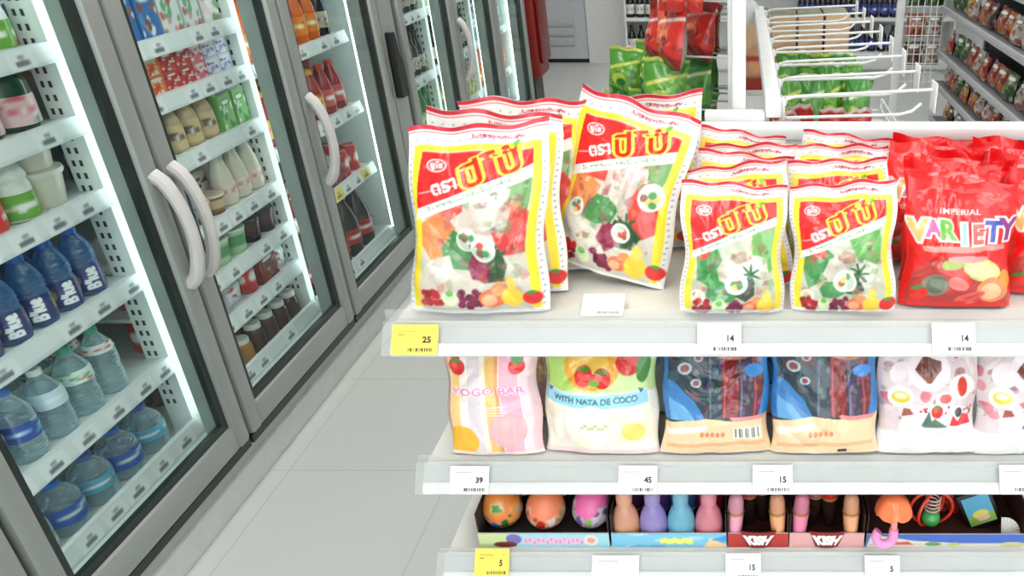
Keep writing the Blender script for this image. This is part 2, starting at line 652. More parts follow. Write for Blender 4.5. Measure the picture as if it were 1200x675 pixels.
def art_nata():
    rnd = random.Random(5)
    c = Cv(330, 360, (.95, .93, .87))
    c.rect(0, .62, 1, 1, (.80, .90, .62))
    c.rect(0, .9, 1, 1, (.90, .95, .82))
    c.ell(.20, .80, .20, .18, (.72, .86, .45))
    c.ell(.45, .82, .25, .20, (.95, .68, .20))
    c.ell(.42, .86, .18, .12, (.98, .80, .36))
    c.ell(.78, .88, .12, .12, (.86, .14, .12))
    c.ell(.90, .84, .06, .15, (.25, .52, .20))
    strawberry(c, .38, .76, .085)
    strawberry(c, .54, .74, .085)
    c.ell(.47, .70, .05, .035, (.45, .70, .2))
    # ribbon
    up = lambda x: .53 + .26 * (x - .5) ** 2
    xs = np.linspace(.02, .93, 24)
    c.poly([(x, up(x) + .075) for x in xs] + [(x, up(x) - .055) for x in xs[::-1]], (.60, .84, .93))
    c.poly([(x, up(x) + .075) for x in xs] + [(x, up(x) + .06) for x in xs[::-1]], (.80, .93, .97))
    for x in (.07, .88):
        c.poly([(x - .02, .66), (x + .03, .65), (x, .61)], (.18, .35, .55))
    W, H = c.w, c.h
    c.text('WITH NATA DE COCO', .48, .538, .062, (.22, .42, .45), .035, width=.74, warp=lambda x, y: (x, y + .26 * (x) ** 2 * H / W))
    for k in range(26):
        c.ell(rnd.uniform(.05, .95), rnd.uniform(.04, .42), rnd.uniform(.05, .11), rnd.uniform(.04, .09), rnd.choice([(.97, .96, .93), (.93, .90, .80), (.96, .88, .84), (.98, .97, .95), (.92, .93, .84)]), .8, rnd.random() * 3)
    c.ell(.80, .24, .15, .14, (.96, .92, .80))
    c.ell(.80, .24, .10, .10, (.93, .85, .45))
    c.ell(.45, .26, .13, .09, (.97, .96, .90))
    for k in range(8):
        c.ell(.35 + .03 * k, .28 + .02 * math.sin(k * 2), .02, col=(.80, .80, .62))
    c.rect(0, 0, 1, .05, (.97, .86, .86))
    return c.soft(1)


def art_blue(seed):
    rnd = random.Random(seed)
    c = Cv(320, 360, (.13, .22, .28))
    c.rect(0, .35, 1, 1, (.12, .20, .26))
    for k in range(70):
        c.ell(rnd.random(), rnd.uniform(.36, 1), rnd.uniform(.02, .05), rnd.uniform(.02, .07), rnd.choice([(.10, .24, .26), (.22, .30, .38), (.40, .12, .16), (.10, .32, .34), (.08, .12, .18)]), .8, rnd.random() * 3)
    # jelly sticks
    for (a, b, col) in [(.42, .54, (.20, .26, .32)), (.55, .70, (.52, .13, .16)), (.71, .84, (.26, .20, .30)), (.84, .93, (.45, .14, .18))]:
        c.rect(a, .36, b, .92, col)
        c.rect(a + .015, .36, a + .03, .92, tuple(min(1, z + .22) for z in col))
        for k in range(12):
            c.ell(rnd.uniform(a, b), rnd.uniform(.4, .9), .018, .03, tuple(min(1, z + rnd.uniform(.0, .25)) for z in col))
    # blue printed panels
    c.poly([(.0, .33), (.06, .33), (.04, .95), (.0, .95)], (.16, .45, .72))
    c.poly([(.06, .33), (.40, .33), (.30, .52), (.14, .66), (.05, .70)], (.22, .50, .76))
    c.poly([(.06, .33), (.30, .33), (.20, .46), (.06, .54)], (.40, .66, .86))
    for (a_, b_, r_) in ((.20, .80, .07), (.31, .68, .05), (.14, .93, .05), (.33, .88, .045)):
        c.ell(a_, b_, r_, r_ * .8, (.70, .78, .80))
        c.ell(a_, b_, r_ * .6, r_ * .5, (.55, .24, .26))
    c.poly([(.90, .35), (1., .35), (1., 1.), (.88, 1.), (.95, .7)], (.22, .52, .78))
    c.ell(.86, .76, .09, .06, (.28, .58, .88))
    c.ell(.64, .92, .20, .07, (.80, .52, .36), rot=-.15)
    c.ell(.64, .93, .15, .04, (.90, .66, .48), rot=-.15)
    # cream foot
    c.poly([(0, .0), (1, .0), (1, .37), (.7, .33), (.4, .36), (.0, .30)], (.95, .82, .66))
    c.poly([(.02, .24), (.4, .30), (.4, .25), (.03, .18)], (.97, .93, .88))
    c.poly([(.05, .10), (.95, .13), (.96, .09), (.05, .06)], (.88, .66, .48), .7)
    for k in range(5):
        c.ell(.36 + k * .05, .20, .02, .03, (.88, .55, .38))
    c.poly([(.62, .37), (.98, .37), (.94, .33), (.66, .33)], (.90, .55, .55))
    if seed % 2 == 1:
        c.rect(.66, .15, .93, .27, (.93, .92, .88))
        for k in range(12):
            if k % 3 != 1:
                c.rect(.68 + k * .02, .16, .69 + k * .02, .26, (.2, .25, .28))
    else:
        c.rect(.62, .02, .70, .05, (.15, .13, .13))
        c.text('Jelly', .5, .235, .05, (.86, .70, .45), .01, 0)
    c.rect(0, 0, 1, .02, (.93, .86, .76))
    return c.soft(1)


def art_choco(seed):
    rnd = random.Random(seed)
    c = Cv(280, 350, (.86, .80, .81))
    for k in range(90):
        c.ell(rnd.random(), rnd.uniform(.32, 1), rnd.uniform(.02, .06), rnd.uniform(.02, .06), rnd.choice([(.80, .34, .42), (.93, .80, .82), (.70, .60, .60), (.90, .88, .88), (.88, .50, .56), (.62, .45, .45)]), .75)
    c.ell(.25, .68, .13, .12, (.94, .88, .90))
    c.ell(.50, .71, .21, .20, (.95, .92, .94))
    c.poly([(.36, .71), (.46, .81), (.62, .78), (.62, .71), (.52, .61), (.48, .61)], (.42, .18, .13))
    c.poly([(.38, .705), (.52, .65), (.60, .73), (.62, .71), (.52, .61), (.48, .61)], (.58, .30, .24))
    for (x, y) in ((.22, .50), (.82, .58)):
        c.ell(x, y, .125, .115, (.95, .95, .93))
    c.ell(.22, .50, .09, .06, (.86, .82, .25))
    c.ell(.22, .515, .06, .03, (.96, .94, .80))
    c.ell(.82, .58, .05, .09, (.86, .20, .16))
    c.ell(.66, .47, .10, .10, (.95, .93, .94))
    c.ell(.66, .49, .06, .05, (.86, .36, .34))
    c.ell(.62, .26, .42, .24, (.92, .90, .93))
    c.ell(.27, .38, .09, .08, (.90, .84, .84))
    c.poly([(.22, .34), (.34, .36), (.30, .41), (.24, .41)], (.62, .32, .28))
    for k in range(16):
        c.ell(rnd.uniform(.4, .95), rnd.uniform(.34, .42), .014, col=rnd.choice([(.85, .2, .2), (.25, .25, .25), (.8, .3, .3)]))
    strawberry(c, .58, .385, .06)
    c.poly([(.42, .26), (.50, .40), (.54, .26)], (.30, .42, .38))
    c.poly([(.44, .25), (.56, .33), (.70, .25)], (.34, .46, .40))
    c.poly([(.72, .26), (.75, .35), (.80, .30), (.84, .37), (.92, .34), (.95, .26)], (.88, .18, .20))
    c.ell(.80, .38, .035, .05, (.25, .22, .25))
    c.rect(0, 0, 1, .20, (.93, .92, .93))
    c.rect(.97, 0, 1, 1, (.93, .92, .92))
    return c.soft(1)


def art_tag(price, bg=(.96, .96, .97)):
    c = Cv(150, 100, bg)
    dk = (.12, .12, .14)
    c.rect(.13, .76, .55, .80, tuple(z * .72 for z in bg))
    c.rect(.80, .77, .88, .81, tuple(z * .80 for z in bg))
    if bg[2] < .7:
        c.rect(.13, .64, .28, .68, (.55, .50, .25))
        c.rect(.13, .70, .55, .72, (.80, .70, .3))
        c.rect(.08, .48, .16, .50, (.80, .70, .3))
    if price:
        c.text(price, .76, .50, .15, (.08, .08, .10), .04)
    k = .36
    rnd = random.Random(str(price))
    while k < .90:
        w = rnd.choice([.01, .015, .025])
        c.rect(k, .10, k + w, .22, dk)
        k += w + rnd.choice([.008, .014, .02])
    return c


def art_pack(seed, bg, accents, n=14, lo=.0, name_band=True):
    """small printed carton or pouch"""
    rnd = random.Random(seed)
    c = Cv(72, 96, bg)
    for k in range(n):
        col = rnd.choice(accents)
        c.ell(rnd.random(), rnd.uniform(lo, .7), rnd.uniform(.06, .2), rnd.uniform(.05, .16), col, .9, rnd.random() * 3)
    if name_band:
        c.ell(.5, .78, .38, .13, rnd.choice(accents))
        c.ell(.5, .78, .30, .08, (.95, .95, .93))
    return c.soft(1)


# ------------------------------------------------------------------ crumpled film
def crease(U, V, seed, n=11, fmin=2., fmax=13.):
    rnd = np.random.RandomState(seed)
    z = np.zeros_like(U)
    w1 = .10 * np.sin(3 * U + 5 * V + rnd.rand() * 6) + .06 * np.sin(9 * U - 4 * V + rnd.rand() * 6)
    for i in range(n):
        a = rnd.rand() * PI
        f = fmin + (fmax - fmin) * i / n
        s = (U + w1) * math.cos(a) * f + (V - w1) * math.sin(a) * f + rnd.rand() * 6
        z += (np.abs(np.sin(s * PI * .5)) - .6) / (1 + .45 * i)
    return z


def bag_mesh(name, w, h, t, cv, nx, nz, seed, crk=.003, back=(.9, .9, .9), head=.10, mat=None, foot=.35, wave=.008, jag=0., vs=1., skew=0., rise=0.):
    rnd = np.random.RandomState(seed)
    ph = rnd.rand(6) * 6
    out = MB()
    for side, (mx, mz) in ((1, (nx, nz)), (-1, (max(nx // 4, 8), max(nz // 4, 8)))):
        U, V = np.meshgrid(np.linspace(0, 1, mx), np.linspace(0, 1, mz))
        ed = np.clip(1 - np.abs(2 * U - 1) ** 2.6, 0, 1) ** .62
        vb = np.clip(V / .3, 0, 1)
        low = foot + (1 - foot) * (1 - (1 - vb) ** 2)
        hi = np.clip((1 - head - V) / (.42), 0, 1) ** .75
        f = ed * np.minimum(low, 1) * hi * (.85 + .15 * np.sin(V * 4 + ph[0]))
        cr = (crease(U, V, seed) + 1.1) * crk * (.35 + np.minimum(f, 1)) * np.clip(np.minimum(U, 1 - U) * 18, 0, 1)
        y = -side * (f * t * .5) - (cr if side > 0 else -.0006 - cr * .2)
        y = y + wave * np.sin(2 * PI * U * .9 + ph[1]) * V ** 5 + wave * .5 * np.sin(2 * PI * U * 2.1 + ph[2]) * V ** 8
        y = y + .5 * t * (1 - V) ** 6 * 0
        bul = np.sin(np.clip(V, 0, 1) * PI) ** .8
        x = (U - .5) * w * (1 - .07 * bul) + .003 * np.sin(V * 11 + ph[3]) * (2 * U - 1)
        z = V * h + (.003 * np.sin(2 * PI * U * .7 + ph[4]) + .003 * np.sin(2 * PI * U * 2.3 + ph[5]) + jag * np.abs(2 * U - 1) ** 3) * V ** 6
        x = x + skew * V
        z = z + rise * (2 * U - 1) * V ** 4
        P = np.stack([x, y, z], -1)
        out.sheet(P, mx, mz, None, cv.sample(U.ravel(), np.clip(V.ravel() * vs, 0, 1)) if side > 0 else back, flip=side < 0)
    return out.mesh(name, mat, angle=80)


FILM = MP('printed_film', rough=.24, coat=.45, bump=.5, bscale=48)
PAPER = MP('printed_card', rough=.5)
GLOSSPRINT = MP('printed_plastic', rough=.3, coat=.2)
WHITEMETAL = M('white_powder_coat', (.86, .87, .87), .35)
SHELFWHITE = M('shelf_white', (.82, .82, .80), .4)
GREYLIP = M('shelf_lip_grey', (.76, .77, .77), .35)
STEEL = M('brushed_silver', (.57, .595, .58), .30, metal=.2, coat=.2, var=.03, vscale=8)
GAPSHADE = M('gap_shade', (.05, .06, .06), .6)  # near-black colour that stands in for shade in the cooler gaps
HANDLE = M('light_grey_plastic', (.74, .735, .73), .35)
BASEGREY = M('grey_base', (.80, .82, .81), .42)
BASEGREY2 = M('grey_base_step', (.68, .70, .69), .42)
LINER = M('cooler_liner', (.80, .84, .83), .45)
BLACK = M('black_plastic', (.05, .05, .05), .4)

# ------------------------------------------------------------------ the setting
m, nt, out = newmat('floor_tiles')
p = nt.nodes.new('ShaderNodeBsdfPrincipled')
tc = nt.nodes.new('ShaderNodeTexCoord')
mp = nt.nodes.new('ShaderNodeMapping')
mp.inputs['Location'].default_value = (1.32, -1.84, 0)
br = nt.nodes.new('ShaderNodeTexBrick')
br.offset = 0.
setin(br, Scale=1., Mortar_Size=.0022, Brick_Width=.48, Row_Height=.48, Color1=rgba((.77, .785, .78)), Color2=rgba((.76, .775, .77)), Mortar=rgba((.70, .715, .71)))
nz = nt.nodes.new('ShaderNodeTexNoise')
setin(nz, Scale=1.3, Detail=4.)
mx = nt.nodes.new('ShaderNodeMix')
mx.data_type = 'RGBA'
mx.blend_type = 'MULTIPLY'
mx.inputs['Factor'].default_value = .10
nt.links.new(tc.outputs['Object'], mp.inputs[0])
nt.links.new(mp.outputs[0], br.inputs['Vector'])
nt.links.new(tc.outputs['Object'], nz.inputs['Vector'])
nt.links.new(br.outputs['Color'], mx.inputs['A'])
nt.links.new(nz.outputs['Color'], mx.inputs['B'])
nt.links.new(mx.outputs['Result'], p.inputs['Base Color'])
p.inputs['Roughness'].default_value = .34
nt.links.new(p.outputs[0], out.inputs[0])
FLOORM = m
X0, X1, Y0, Y1, CZ = -2.3, 2.7, -2.6, 7.6, 2.9
structure('floor', MB().box(X0 - .1, X1 + .1, Y0 - .1, Y1 + .2, -.1, 0), FLOORM)
WALLM = M('white_wall_paint', (.84, .85, .85), .6)
structure('ceiling', MB().box(X0 - .1, X1 + .1, Y0 - .1, Y1 + .2, CZ, CZ + .1), M('ceiling_white', (.88, .88, .87), .7))
structure('wall_left', MB().box(X0 - .1, X0, Y0, Y1, 0, CZ), WALLM)
structure('wall_right', MB().box(X1, X1 + .1, Y0, Y1, 0, CZ), WALLM)
structure('wall_front', MB().box(X0, X1, Y0 - .1, Y0, 0, .35).box(X0, X1, Y0 - .1, Y0, 2.45, CZ).box(X0, -1.7, Y0 - .1, Y0, .35, 2.45).box(2.3, X1, Y0 - .1, Y0, .35, 2.45), WALLM)
wn = structure('added_light_window', MB().box(-1.7, 2.3, Y0 - .06, Y0 - .05, .35, 2.45), ME('added_window_glow', (.97, .99, 1.), 2.6))  # glowing window added behind the camera to brighten surfaces that face it
wf = MB()
for xx in (-1.7, -.38, .96, 2.26):
    wf.box(xx, xx + .04, Y0 - .05, Y0 - .005, .35, 2.45)
wf.box(-1.66, 2.26, Y0 - .05, Y0 - .005, .35, .39).box(-1.66, 2.26, Y0 - .05, Y0 - .005, 2.41, 2.45)
wf.build('added_window_frame', WHITEMETAL, wn)
# back wall with an opening for the door
DX0, DX1 = -1.90, -1.395
structure('wall_back', MB().box(X0, DX0, Y1, Y1 + .1, 0, CZ).box(DX1, X1, Y1, Y1 + .1, 0, CZ).box(DX0, DX1, Y1, Y1 + .1, 2.1, CZ), WALLM)
DOORM = M('door_grey_white', (.74, .76, .78), .5)
d = structure('door_1', MB().box(DX0 + .01, DX1 - .01, Y1 + .03, Y1 + .07, .035, 2.09), DOORM)
lv = MB()
for k in range(3):
    lv.box(-1.86, -1.52, Y1 + .018, Y1 + .032, .155 + k * .085, .155 + k * .085 + .07, bev=.004)
lv.build('louvre_panel', M('door_louvre', (.70, .72, .74), .5), d)
MB().box(DX0, DX1, Y1 + .035, Y1 + .065, .0, .033).build('door_seal', BLACK, d)

# ceiling lamps (above the frame)
LAMPM = ME('lamp_diffuser', (1., .985, .96), 6.2)
k = 0
for (lx, wy) in ((-.75, 'left'), (1.0, 'right')):
    for i, ly in enumerate((-1.6, -.1, 1.4, 2.9, 4.4, 6.0)):
        t = thing('ceiling_light', f'{ORD[i]} square ceiling lamp from the front wall, {wy}-hand row', 'ceiling light', (lx, ly, CZ), group='ceiling lamps')
        MB().box(-.34, .34, -.64, .64, -.05, 0, bev=.004).build('housing', WHITEMETAL, t)
        MB().box(-.30, .30, -.60, .60, -.058, -.051).build('diffuser', LAMPM, t)

# ------------------------------------------------------------------ glass-door coolers along the left
FXD = -1.36           # door plane
DOORN = ['cooler door nearest', 'nearest', 'second', 'third', 'fourth', 'fifth', 'sixth']
GLASS = MG('cooler_glass', (.955, .975, .97), .004, (.75, .85, .82), top=.32, ior=1.35)
CLEARP = MG('clear_acrylic', (.97, .975, .975), .14, (.95, .95, .95), .08)
LED = ME('cooler_led', (.94, 1., .99), 4.2)


def rail_mesh(L, yellow=0, seed=0):
    """white price rail facing +X with small dark price marks"""
    rnd = random.Random(seed)
    c = Cv(320, 22, (.86, .88, .89))
    c.rect(0, 0, 1, .12, (.78, .81, .82))
    x = .05
    i = 0
    while x < .93:
        if rnd.random() < .8:
            if i < yellow or (yellow < 0 and rnd.random() < .5):
                c.rect(x - .03, .05, x + .09, .95, (.93, .84, .30))
            else:
                c.rect(x - .025, .08, x + .08, .92, (.90, .91, .92))
            c.rect(x, .18, x + .055, .40, (.42, .45, .48))
            c.rect(x + .02, .52, x + .045, .72, (.55, .58, .60))
        x += rnd.uniform(.11, .16)
        i += 1
    mb = MB()
    nx, nz = 120, 9
    U, V = np.meshgrid(np.linspace(0, 1, nx), np.linspace(0, 1, nz))
    P = np.stack([.012 - .010 * V, U * L, V * .042], -1)
    mb.sheet(P, nx, nz, c)
    # body behind the face
    for (q) in ((0., 0.), (.042, .042)):
        pass
    mb.box(-.012, .0015, 0, L, 0, .042, (.86, .88, .89))
    return mb.mesh('price_rail', GLOSSPRINT)


def cooler(name, label, ys, levels, post, y_end, handle_side, near=.06, base_h=.15):
    t = thing(name, label, 'cooler', (0, 0, 0))
    ya, yb = ys[0] - near, y_end
    zt = 2.02
    b = MB()
    b.box(-2.06, -2.02, ya, yb, .17, zt)                       # back
    b.box(-2.02, -1.40, ya, ya + .04, .17, zt, bev=.003)       # sides
    b.box(-2.02, -1.40, yb - .04, yb, .17, zt, bev=.003)
    b.box(-2.02, -1.40, ya + .04, yb - .04, .17, .21)          # deck
    b.box(-2.02, -1.40, ya + .04, yb - .04, zt - .05, zt)      # roof
    b.build('cabinet_body', LINER, t)
    MB().box(-2.04, -1.375, ya, yb, zt, zt + .18, bev=.006).build('top_panel', STEEL, t)
    MB().box(-2.04, -1.378, ya, yb, 0, .082, bev=.004).build('kick_base', BASEGREY, t)
    MB().box(-2.04, -1.388, ya, yb, .082, .15, bev=.004).build('base_step', BASEGREY2, t)
    MB().box(-2.04, -1.40, ya, yb, .15, .172).build('base_gap_shade', GAPSHADE, t)  # dark fill painted as the shade in the gap above the base
    n = len(ys) - 1
    # mullions with lamp strips, and slotted uprights inside
    for i, y in enumerate(ys):
        MB().box(-1.44, -1.392, y - .032, y + .032, .20, zt - .05, bev=.004).build('mullion', M('mullion_grey', (.58, .62, .60), .4), t)
        lo, hi = (y - .006, y + .006)
        if i == 0:
            lo, hi = y + .005, y + .02
        if i == n:
            lo, hi = y - .02, y - .005
        MB().box(-1.452, -1.4402, lo, hi, .25, zt - .1).build('lamp_strip', LED, t)
        if i < n:      # second lamp strip on the far flank of the mullion, lighting the next bay
            MB().box(-1.436, -1.400, y + .0322, y + .0372, .25, zt - .1).build('lamp_strip', LED, t)
        MB().box(-1.3918, -1.384, y - .012, y + .012, .20, zt - .05).build('gap_shade_strip', GAPSHADE, t)  # dark backing added so the gap between doors looks shaded
        if 0 < i < n:
            u = MB()
            u.box(-1.535, -1.475, y - .015, y + .015, .21, zt - .06, (.90, .93, .92))
            z = .30
            while z < 1.9:
                for xx in (-1.525, -1.508):
                    u.box(xx, xx + .007, y - .0158, y + .0158, z, z + .014, (.18, .20, .20))
                z += .030
            u.build('slotted_upright', MP('upright_print', .4), t)
            MB().box(-1.99, -1.96, y - .012, y + .012, .21, zt - .06).build('rear_upright', LINER, t)
    for i in range(n):
        y0, y1 = ys[i], ys[i + 1]
        # door
        dz0, dz1 = .178, zt - .01
        fr = MB()
        sw, th = .058, .034
        g = .006
        x0, x1 = FXD - .012, FXD + .022
        fr.box(x0, x1, y0 + g, y0 + sw, dz0, dz1, bev=.012)
        fr.box(x0, x1, y1 - sw, y1 - g, dz0, dz1, bev=.012)
        fr.box(x0, x1 - .004, y0 + sw - .01, y1 - sw + .01, dz0, dz0 + .075, bev=.010)
        fr.box(x0, x1 - .004, y0 + sw - .01, y1 - sw + .01, dz1 - .09, dz1, bev=.010)
        dr = fr.build('door', STEEL, t)
        gk = MB()
        a0, a1, b0, b1 = y0 + sw, y1 - sw, dz0 + .075, dz1 - .09
        e = .020
        gx0, gx1 = FXD - .008, FXD + .008
        gk.box(gx0, gx1, a0 - .003, a0 + e, b0, b1).box(gx0, gx1, a1 - e, a1 + .003, b0, b1)
        gk.box(FXD - .014, FXD + .014, y0 + g, y1 - g, .153, dz0 - .001)  # dark strip added to stand in for the shadow under the door
        gk.box(gx0, gx1, a0 + e, a1 - e, b0 - .003, b0 + e).box(gx0, gx1, a0 + e, a1 - e, b1 - e, b1 + .003)
        gk.build('gasket_and_shade_strip', M('green_black_gasket_shade', (.11, .15, .145), .3), dr)
        MB().box(FXD - .004, FXD + .002, a0 + e - .002, a1 - e + .002, b0 + e - .002, b1 - e + .002).build('glass_pane', GLASS, dr)
        # curved handle
        hs = handle_side[i]
        if hs:
            hy = y1 - .030 if hs > 0 else y0 + .034
            za, zb = .665, .945
            pts = []
            for k in range(17):
                s = k / 16
                zz = za + (zb - za) * s
                bul = math.sin(PI * s) ** .55
                pts.append((FXD + .020 + .046 * bul, hy, zz))
            MB().tube(pts, [.0175 - .003 * math.sin(PI * k / 16) for k in range(17)], 10).build('handle', HANDLE, dr)
        # dark strip between the doors, built above, stands in for gap shade
        # shelves
        for (z, yel) in levels[i]:
            s = MB()
            s.box(-1.985, -1.478, y0 + .014, y1 - .014, z - .012, z, bev=.002)
            so = s.build('shelf', M('cooler_shelf', (.80, .83, .83), .4), t)
            r = ob('price_rail', rail_mesh(y1 - y0 - .03, yel, int(z * 1000) + i), so)
            r.location = (-1.477, y0 + .015, z - .034)
        dk = ob('deck_rail', rail_mesh(y1 - y0 - .03, 0, i + 77), t)
        dk.location = (-1.46, y0 + .015, .212)
    if post:
        ps = MB().box(FXD - .012, FXD + .020, post[0] + .004, post[1], .178, zt - .01, bev=.010).build('end_post', STEEL, t)
    return t


L1 = [(.44, 0), (.68, 0), (.90, 0), (1.07, 0), (1.23, 0)]
L2 = [(.405, 2), (.54, 0), (.68, 0), (.885, 0), (1.045, 0), (1.18, 0)]
L3 = [(.525, -1), (.77, 0), (1.035, 0), (1.30, 0)]
c1 = cooler('glass_door_cooler', 'long silver glass-door drinks cooler nearest the camera, three stocked doors', [.43, 1.10, 1.77, 2.44, 3.11],
            [L1, L1, L2, L3], (3.11, 3.24), 3.24, [0, 1, -1, -1])
L4 = [(.46, 0), (.72, 0), (1.0, 0), (1.28, 0)]
c2 = cooler('glass_door_cooler', 'silver glass-door cooler standing beyond the first, before the red cooler', [3.285, 3.93, 4.59, 5.25],
            [L4, L4, L4], None, 5.29, [0, -1, 0], near=.03)
# black lock handle on the end post of the first cooler
t = thing('black_door_lock', 'black plastic handle lock on the end post of the first cooler', 'lock', (FXD + .0202, 3.15, .80))
hb = MB()
prof = [(-.030, -.02), (.030, -.02), (.034, .05), (.030, .10), (.008, .15), (.004, .20), (-.002, .225), (-.026, .225), (-.030, .15)]
vs = [(0, a, b) for a, b in prof] + [(.028, a, b) for a, b in prof]
n = len(prof)
hb.add(vs, [tuple(range(n - 1, -1, -1)), tuple(range(n, 2 * n))] + [(i, (i + 1) % n, n + (i + 1) % n, n + i) for i in range(n)])
hb.build('handle_plate', BLACK, t)
MB().lathe([(.009, 0), (.009, .006), (.006, .008)], 14).build('lock_barrel', M('lock_chrome', (.5, .5, .52), .3, metal=.8), t).location = (.016, -.012, .195)
t.children[1].rotation_euler = (0, PI / 2, 0)

# red cooler at the far end
t = thing('red_drinks_cooler', 'narrow red drinks cooler at the far end of the cooler row', 'cooler', (0, 0, 0))
REDP = M('red_panel', (.50, .08, .06), .4)
MB().box(-2.0, -1.345, 5.50, 5.78, .32, 2.0, bev=.03).build('cabinet', REDP, t)
MB().box(-1.345, -1.325, 5.52, 5.76, .42, 1.95, bev=.008).build('door', M('red_door', (.46, .07, .05), .35), t)
MB().box(-1.326, -1.305, 5.54, 5.56, 1.2, 1.5, bev=.006).build('handle', BLACK, t)
MB().box(-1.96, -1.40, 5.53, 5.75, .0, .32).build('plinth', M('dark_plinth', (.22, .23, .23), .5), t)


# ------------------------------------------------------------------ product models
def cprof(pts, k=3):
    """round a coarse profile"""
    P = [np.array(p, float) for p in pts]
    for _ in range(k - 1):
        Q = [P[0]]
        for a, b in zip(P[:-1], P[1:]):
            Q += [a * .75 + b * .25, a * .25 + b * .75]
        Q.append(P[-1])
        P = Q
    return [tuple(q) for q in P]


def rad_at(prof, z):
    zs = [q[1] for q in prof]
    return float(np.interp(z, zs, [q[0] for q in prof]))


def bottle(name, cat, prof, body, cap, lab=None, n=24, rings=None):
    """prof ends at the neck; cap (r, z0, z1, colour); lab (z0, z1, canvas)"""
    pr = cprof(prof)
    if rings:
        z0, z1, num, dep = rings
        q = [p for p in pr if p[1] < z0]
        for k in range(num * 4 + 1):
            z = z0 + (z1 - z0) * k / (num * 4)
            q.append((rad_at(pr, z) - dep * (k % 4 in (0,)), z))
        q += [p for p in pr if p[1] > z1]
        pr = q
    parts = [('bottle_body', MB().lathe(pr, n).mesh(name + '_body', body, 60))]
    r, a, b, col = cap
    cp = MB().lathe([(r, a), (r, b - .003), (r * .86, b), (0, b)], 18)
    parts.append(('cap', cp.mesh(name + '_cap', M('cap_%d_%d_%d' % tuple(int(255 * x) for x in col), col, .35))))
    if lab:
        z0, z1, cv = lab
        nl = 40 if cv.w > 100 else 9
        lp = [(rad_at(pr, z0 + (z1 - z0) * k / nl) + .0012, z0 + (z1 - z0) * k / nl) for k in range(nl + 1)]
        lm = MB()
        nn = 150 if cv.w > 100 else 36
        vs = []
        lm.lathe([(lp[0][0] - .001, lp[0][1])] + lp + [(lp[-1][0] - .001, lp[-1][1])], nn, cv=cv)
        lm.f = lm.f[:-2]
        parts.append(('bottle_label', lm.mesh(name + '_label', GLOSSPRINT, 60)))
    return Kind(name, cat, parts)


def label_cv(bg, accents, seed=0, text=None, tcol=(1, 1, 1), w=90, h=40, vert=False):
    rnd = random.Random(seed)
    c = Cv(w, h, bg)
    for k in range(8):
        c.ell(rnd.random(), rnd.random(), rnd.uniform(.02, .08), rnd.uniform(.02, .06), rnd.choice(accents), .9)
    for cx in (.25, .5, .75):
        c.ell(cx, .5, .10, .07, accents[0])
        c.ell(cx, .5, .07, .03, (.95, .95, .95))
    return c.soft(1)


WATER = MG('clear_pet_water', (.90, .96, .975), .13, (.84, .95, .985), .08, 1.8, bump=.9, edge=.75)
GLASSB = MG('milk_glass_clear', (.93, .94, .90), .45, (.93, .92, .86), .08)
BLUEW = MG('blue_drink', (.58, .78, .92), .28, (.36, .60, .84), .08, 1.6, bump=.6, edge=.6)


def solid(nm, col, rough=.25, coat=.3):
    return M(nm, col, rough, coat=coat)


K = {}
wprof = lambda R, h: [(R * .7, 0), (R * .98, .004), (R, .012), (R, h * .30), (R * .93, h * .36), (R, h * .42), (R, h * .62), (R * .9, h * .72), (R * .45, h * .86), (R * .36, h * .90), (R * .36, h * .93)]
K['water_blue'] = bottle('water_bottle', 'bottle', wprof(.036, .225), WATER, (.0145, .206, .226, (.20, .45, .80)),
                         (.070, .125, label_cv((.13, .28, .62), [(.35, .65, .90), (.85, .92, .97)], 1)), rings=(.012, .065, 5, .0016))
K['water_green'] = bottle('water_bottle', 'bottle', wprof(.036, .22), WATER, (.0145, .201, .221, (.18, .62, .45)),
                          (.110, .150, label_cv((.86, .93, .90), [(.30, .65, .40), (.85, .25, .22)], 2)), rings=(.012, .10, 7, .0016))
K['water_tall'] = bottle('water_bottle', 'bottle', wprof(.034, .235), WATER, (.0145, .215, .236, (.20, .65, .50)),
                         (.150, .178, label_cv((.90, .94, .94), [(.85, .22, .20), (.20, .55, .40)], 3)), rings=(.012, .14, 9, .0016))
K['water_plain'] = bottle('water_bottle', 'bottle', wprof(.036, .215), WATER, (.0145, .197, .216, (.92, .94, .95)),
                          (.100, .150, label_cv((.80, .88, .93), [(.90, .94, .96), (.55, .70, .80)], 4)), rings=(.012, .09, 6, .0016))
K['blue_bottle'] = None
bl = Cv(220, 110, (.10, .16, .42))
for k in range(40):
    r_ = random.Random(k)
    bl.ell(r_.random(), r_.random(), .03, .03, r_.choice([(.12, .22, .55), (.07, .11, .30), (.45, .18, .42), (.16, .35, .68)]), .8)
for cx in (.17, .5, .83):
    bl.ell(cx - .13, .5, .035, .10, (.72, .62, .30), .8)
    bl.text("B'lue", cx, .5, .15, (.96, .97, .98), .06, PI / 2, width=.44)
bl.soft(1)
K['blue_bottle'] = bottle('blue_drink_bottle', 'bottle', [(.022, 0), (.032, .003), (.033, .012), (.033, .085), (.030, .092), (.033, .10), (.033, .125), (.026, .15), (.014, .175), (.0135, .18)],
                          BLUEW, (.0155, .178, .198, (.16, .40, .75)), (.016, .088, bl), rings=(.095, .135, 3, .0016))
jug = lambda R, h: [(q[0] * .79, q[1] * .88) for q in jug0(R, h)]
jug0 = lambda R, h: [(R * .75, 0), (R * .98, .005), (R, .02), (R, h * .28), (R * .94, h * .33), (R, h * .38), (R, h * .58), (R * .86, h * .72), (R * .42, h * .86), (R * .3, h * .90), (R * .3, h * .93)]
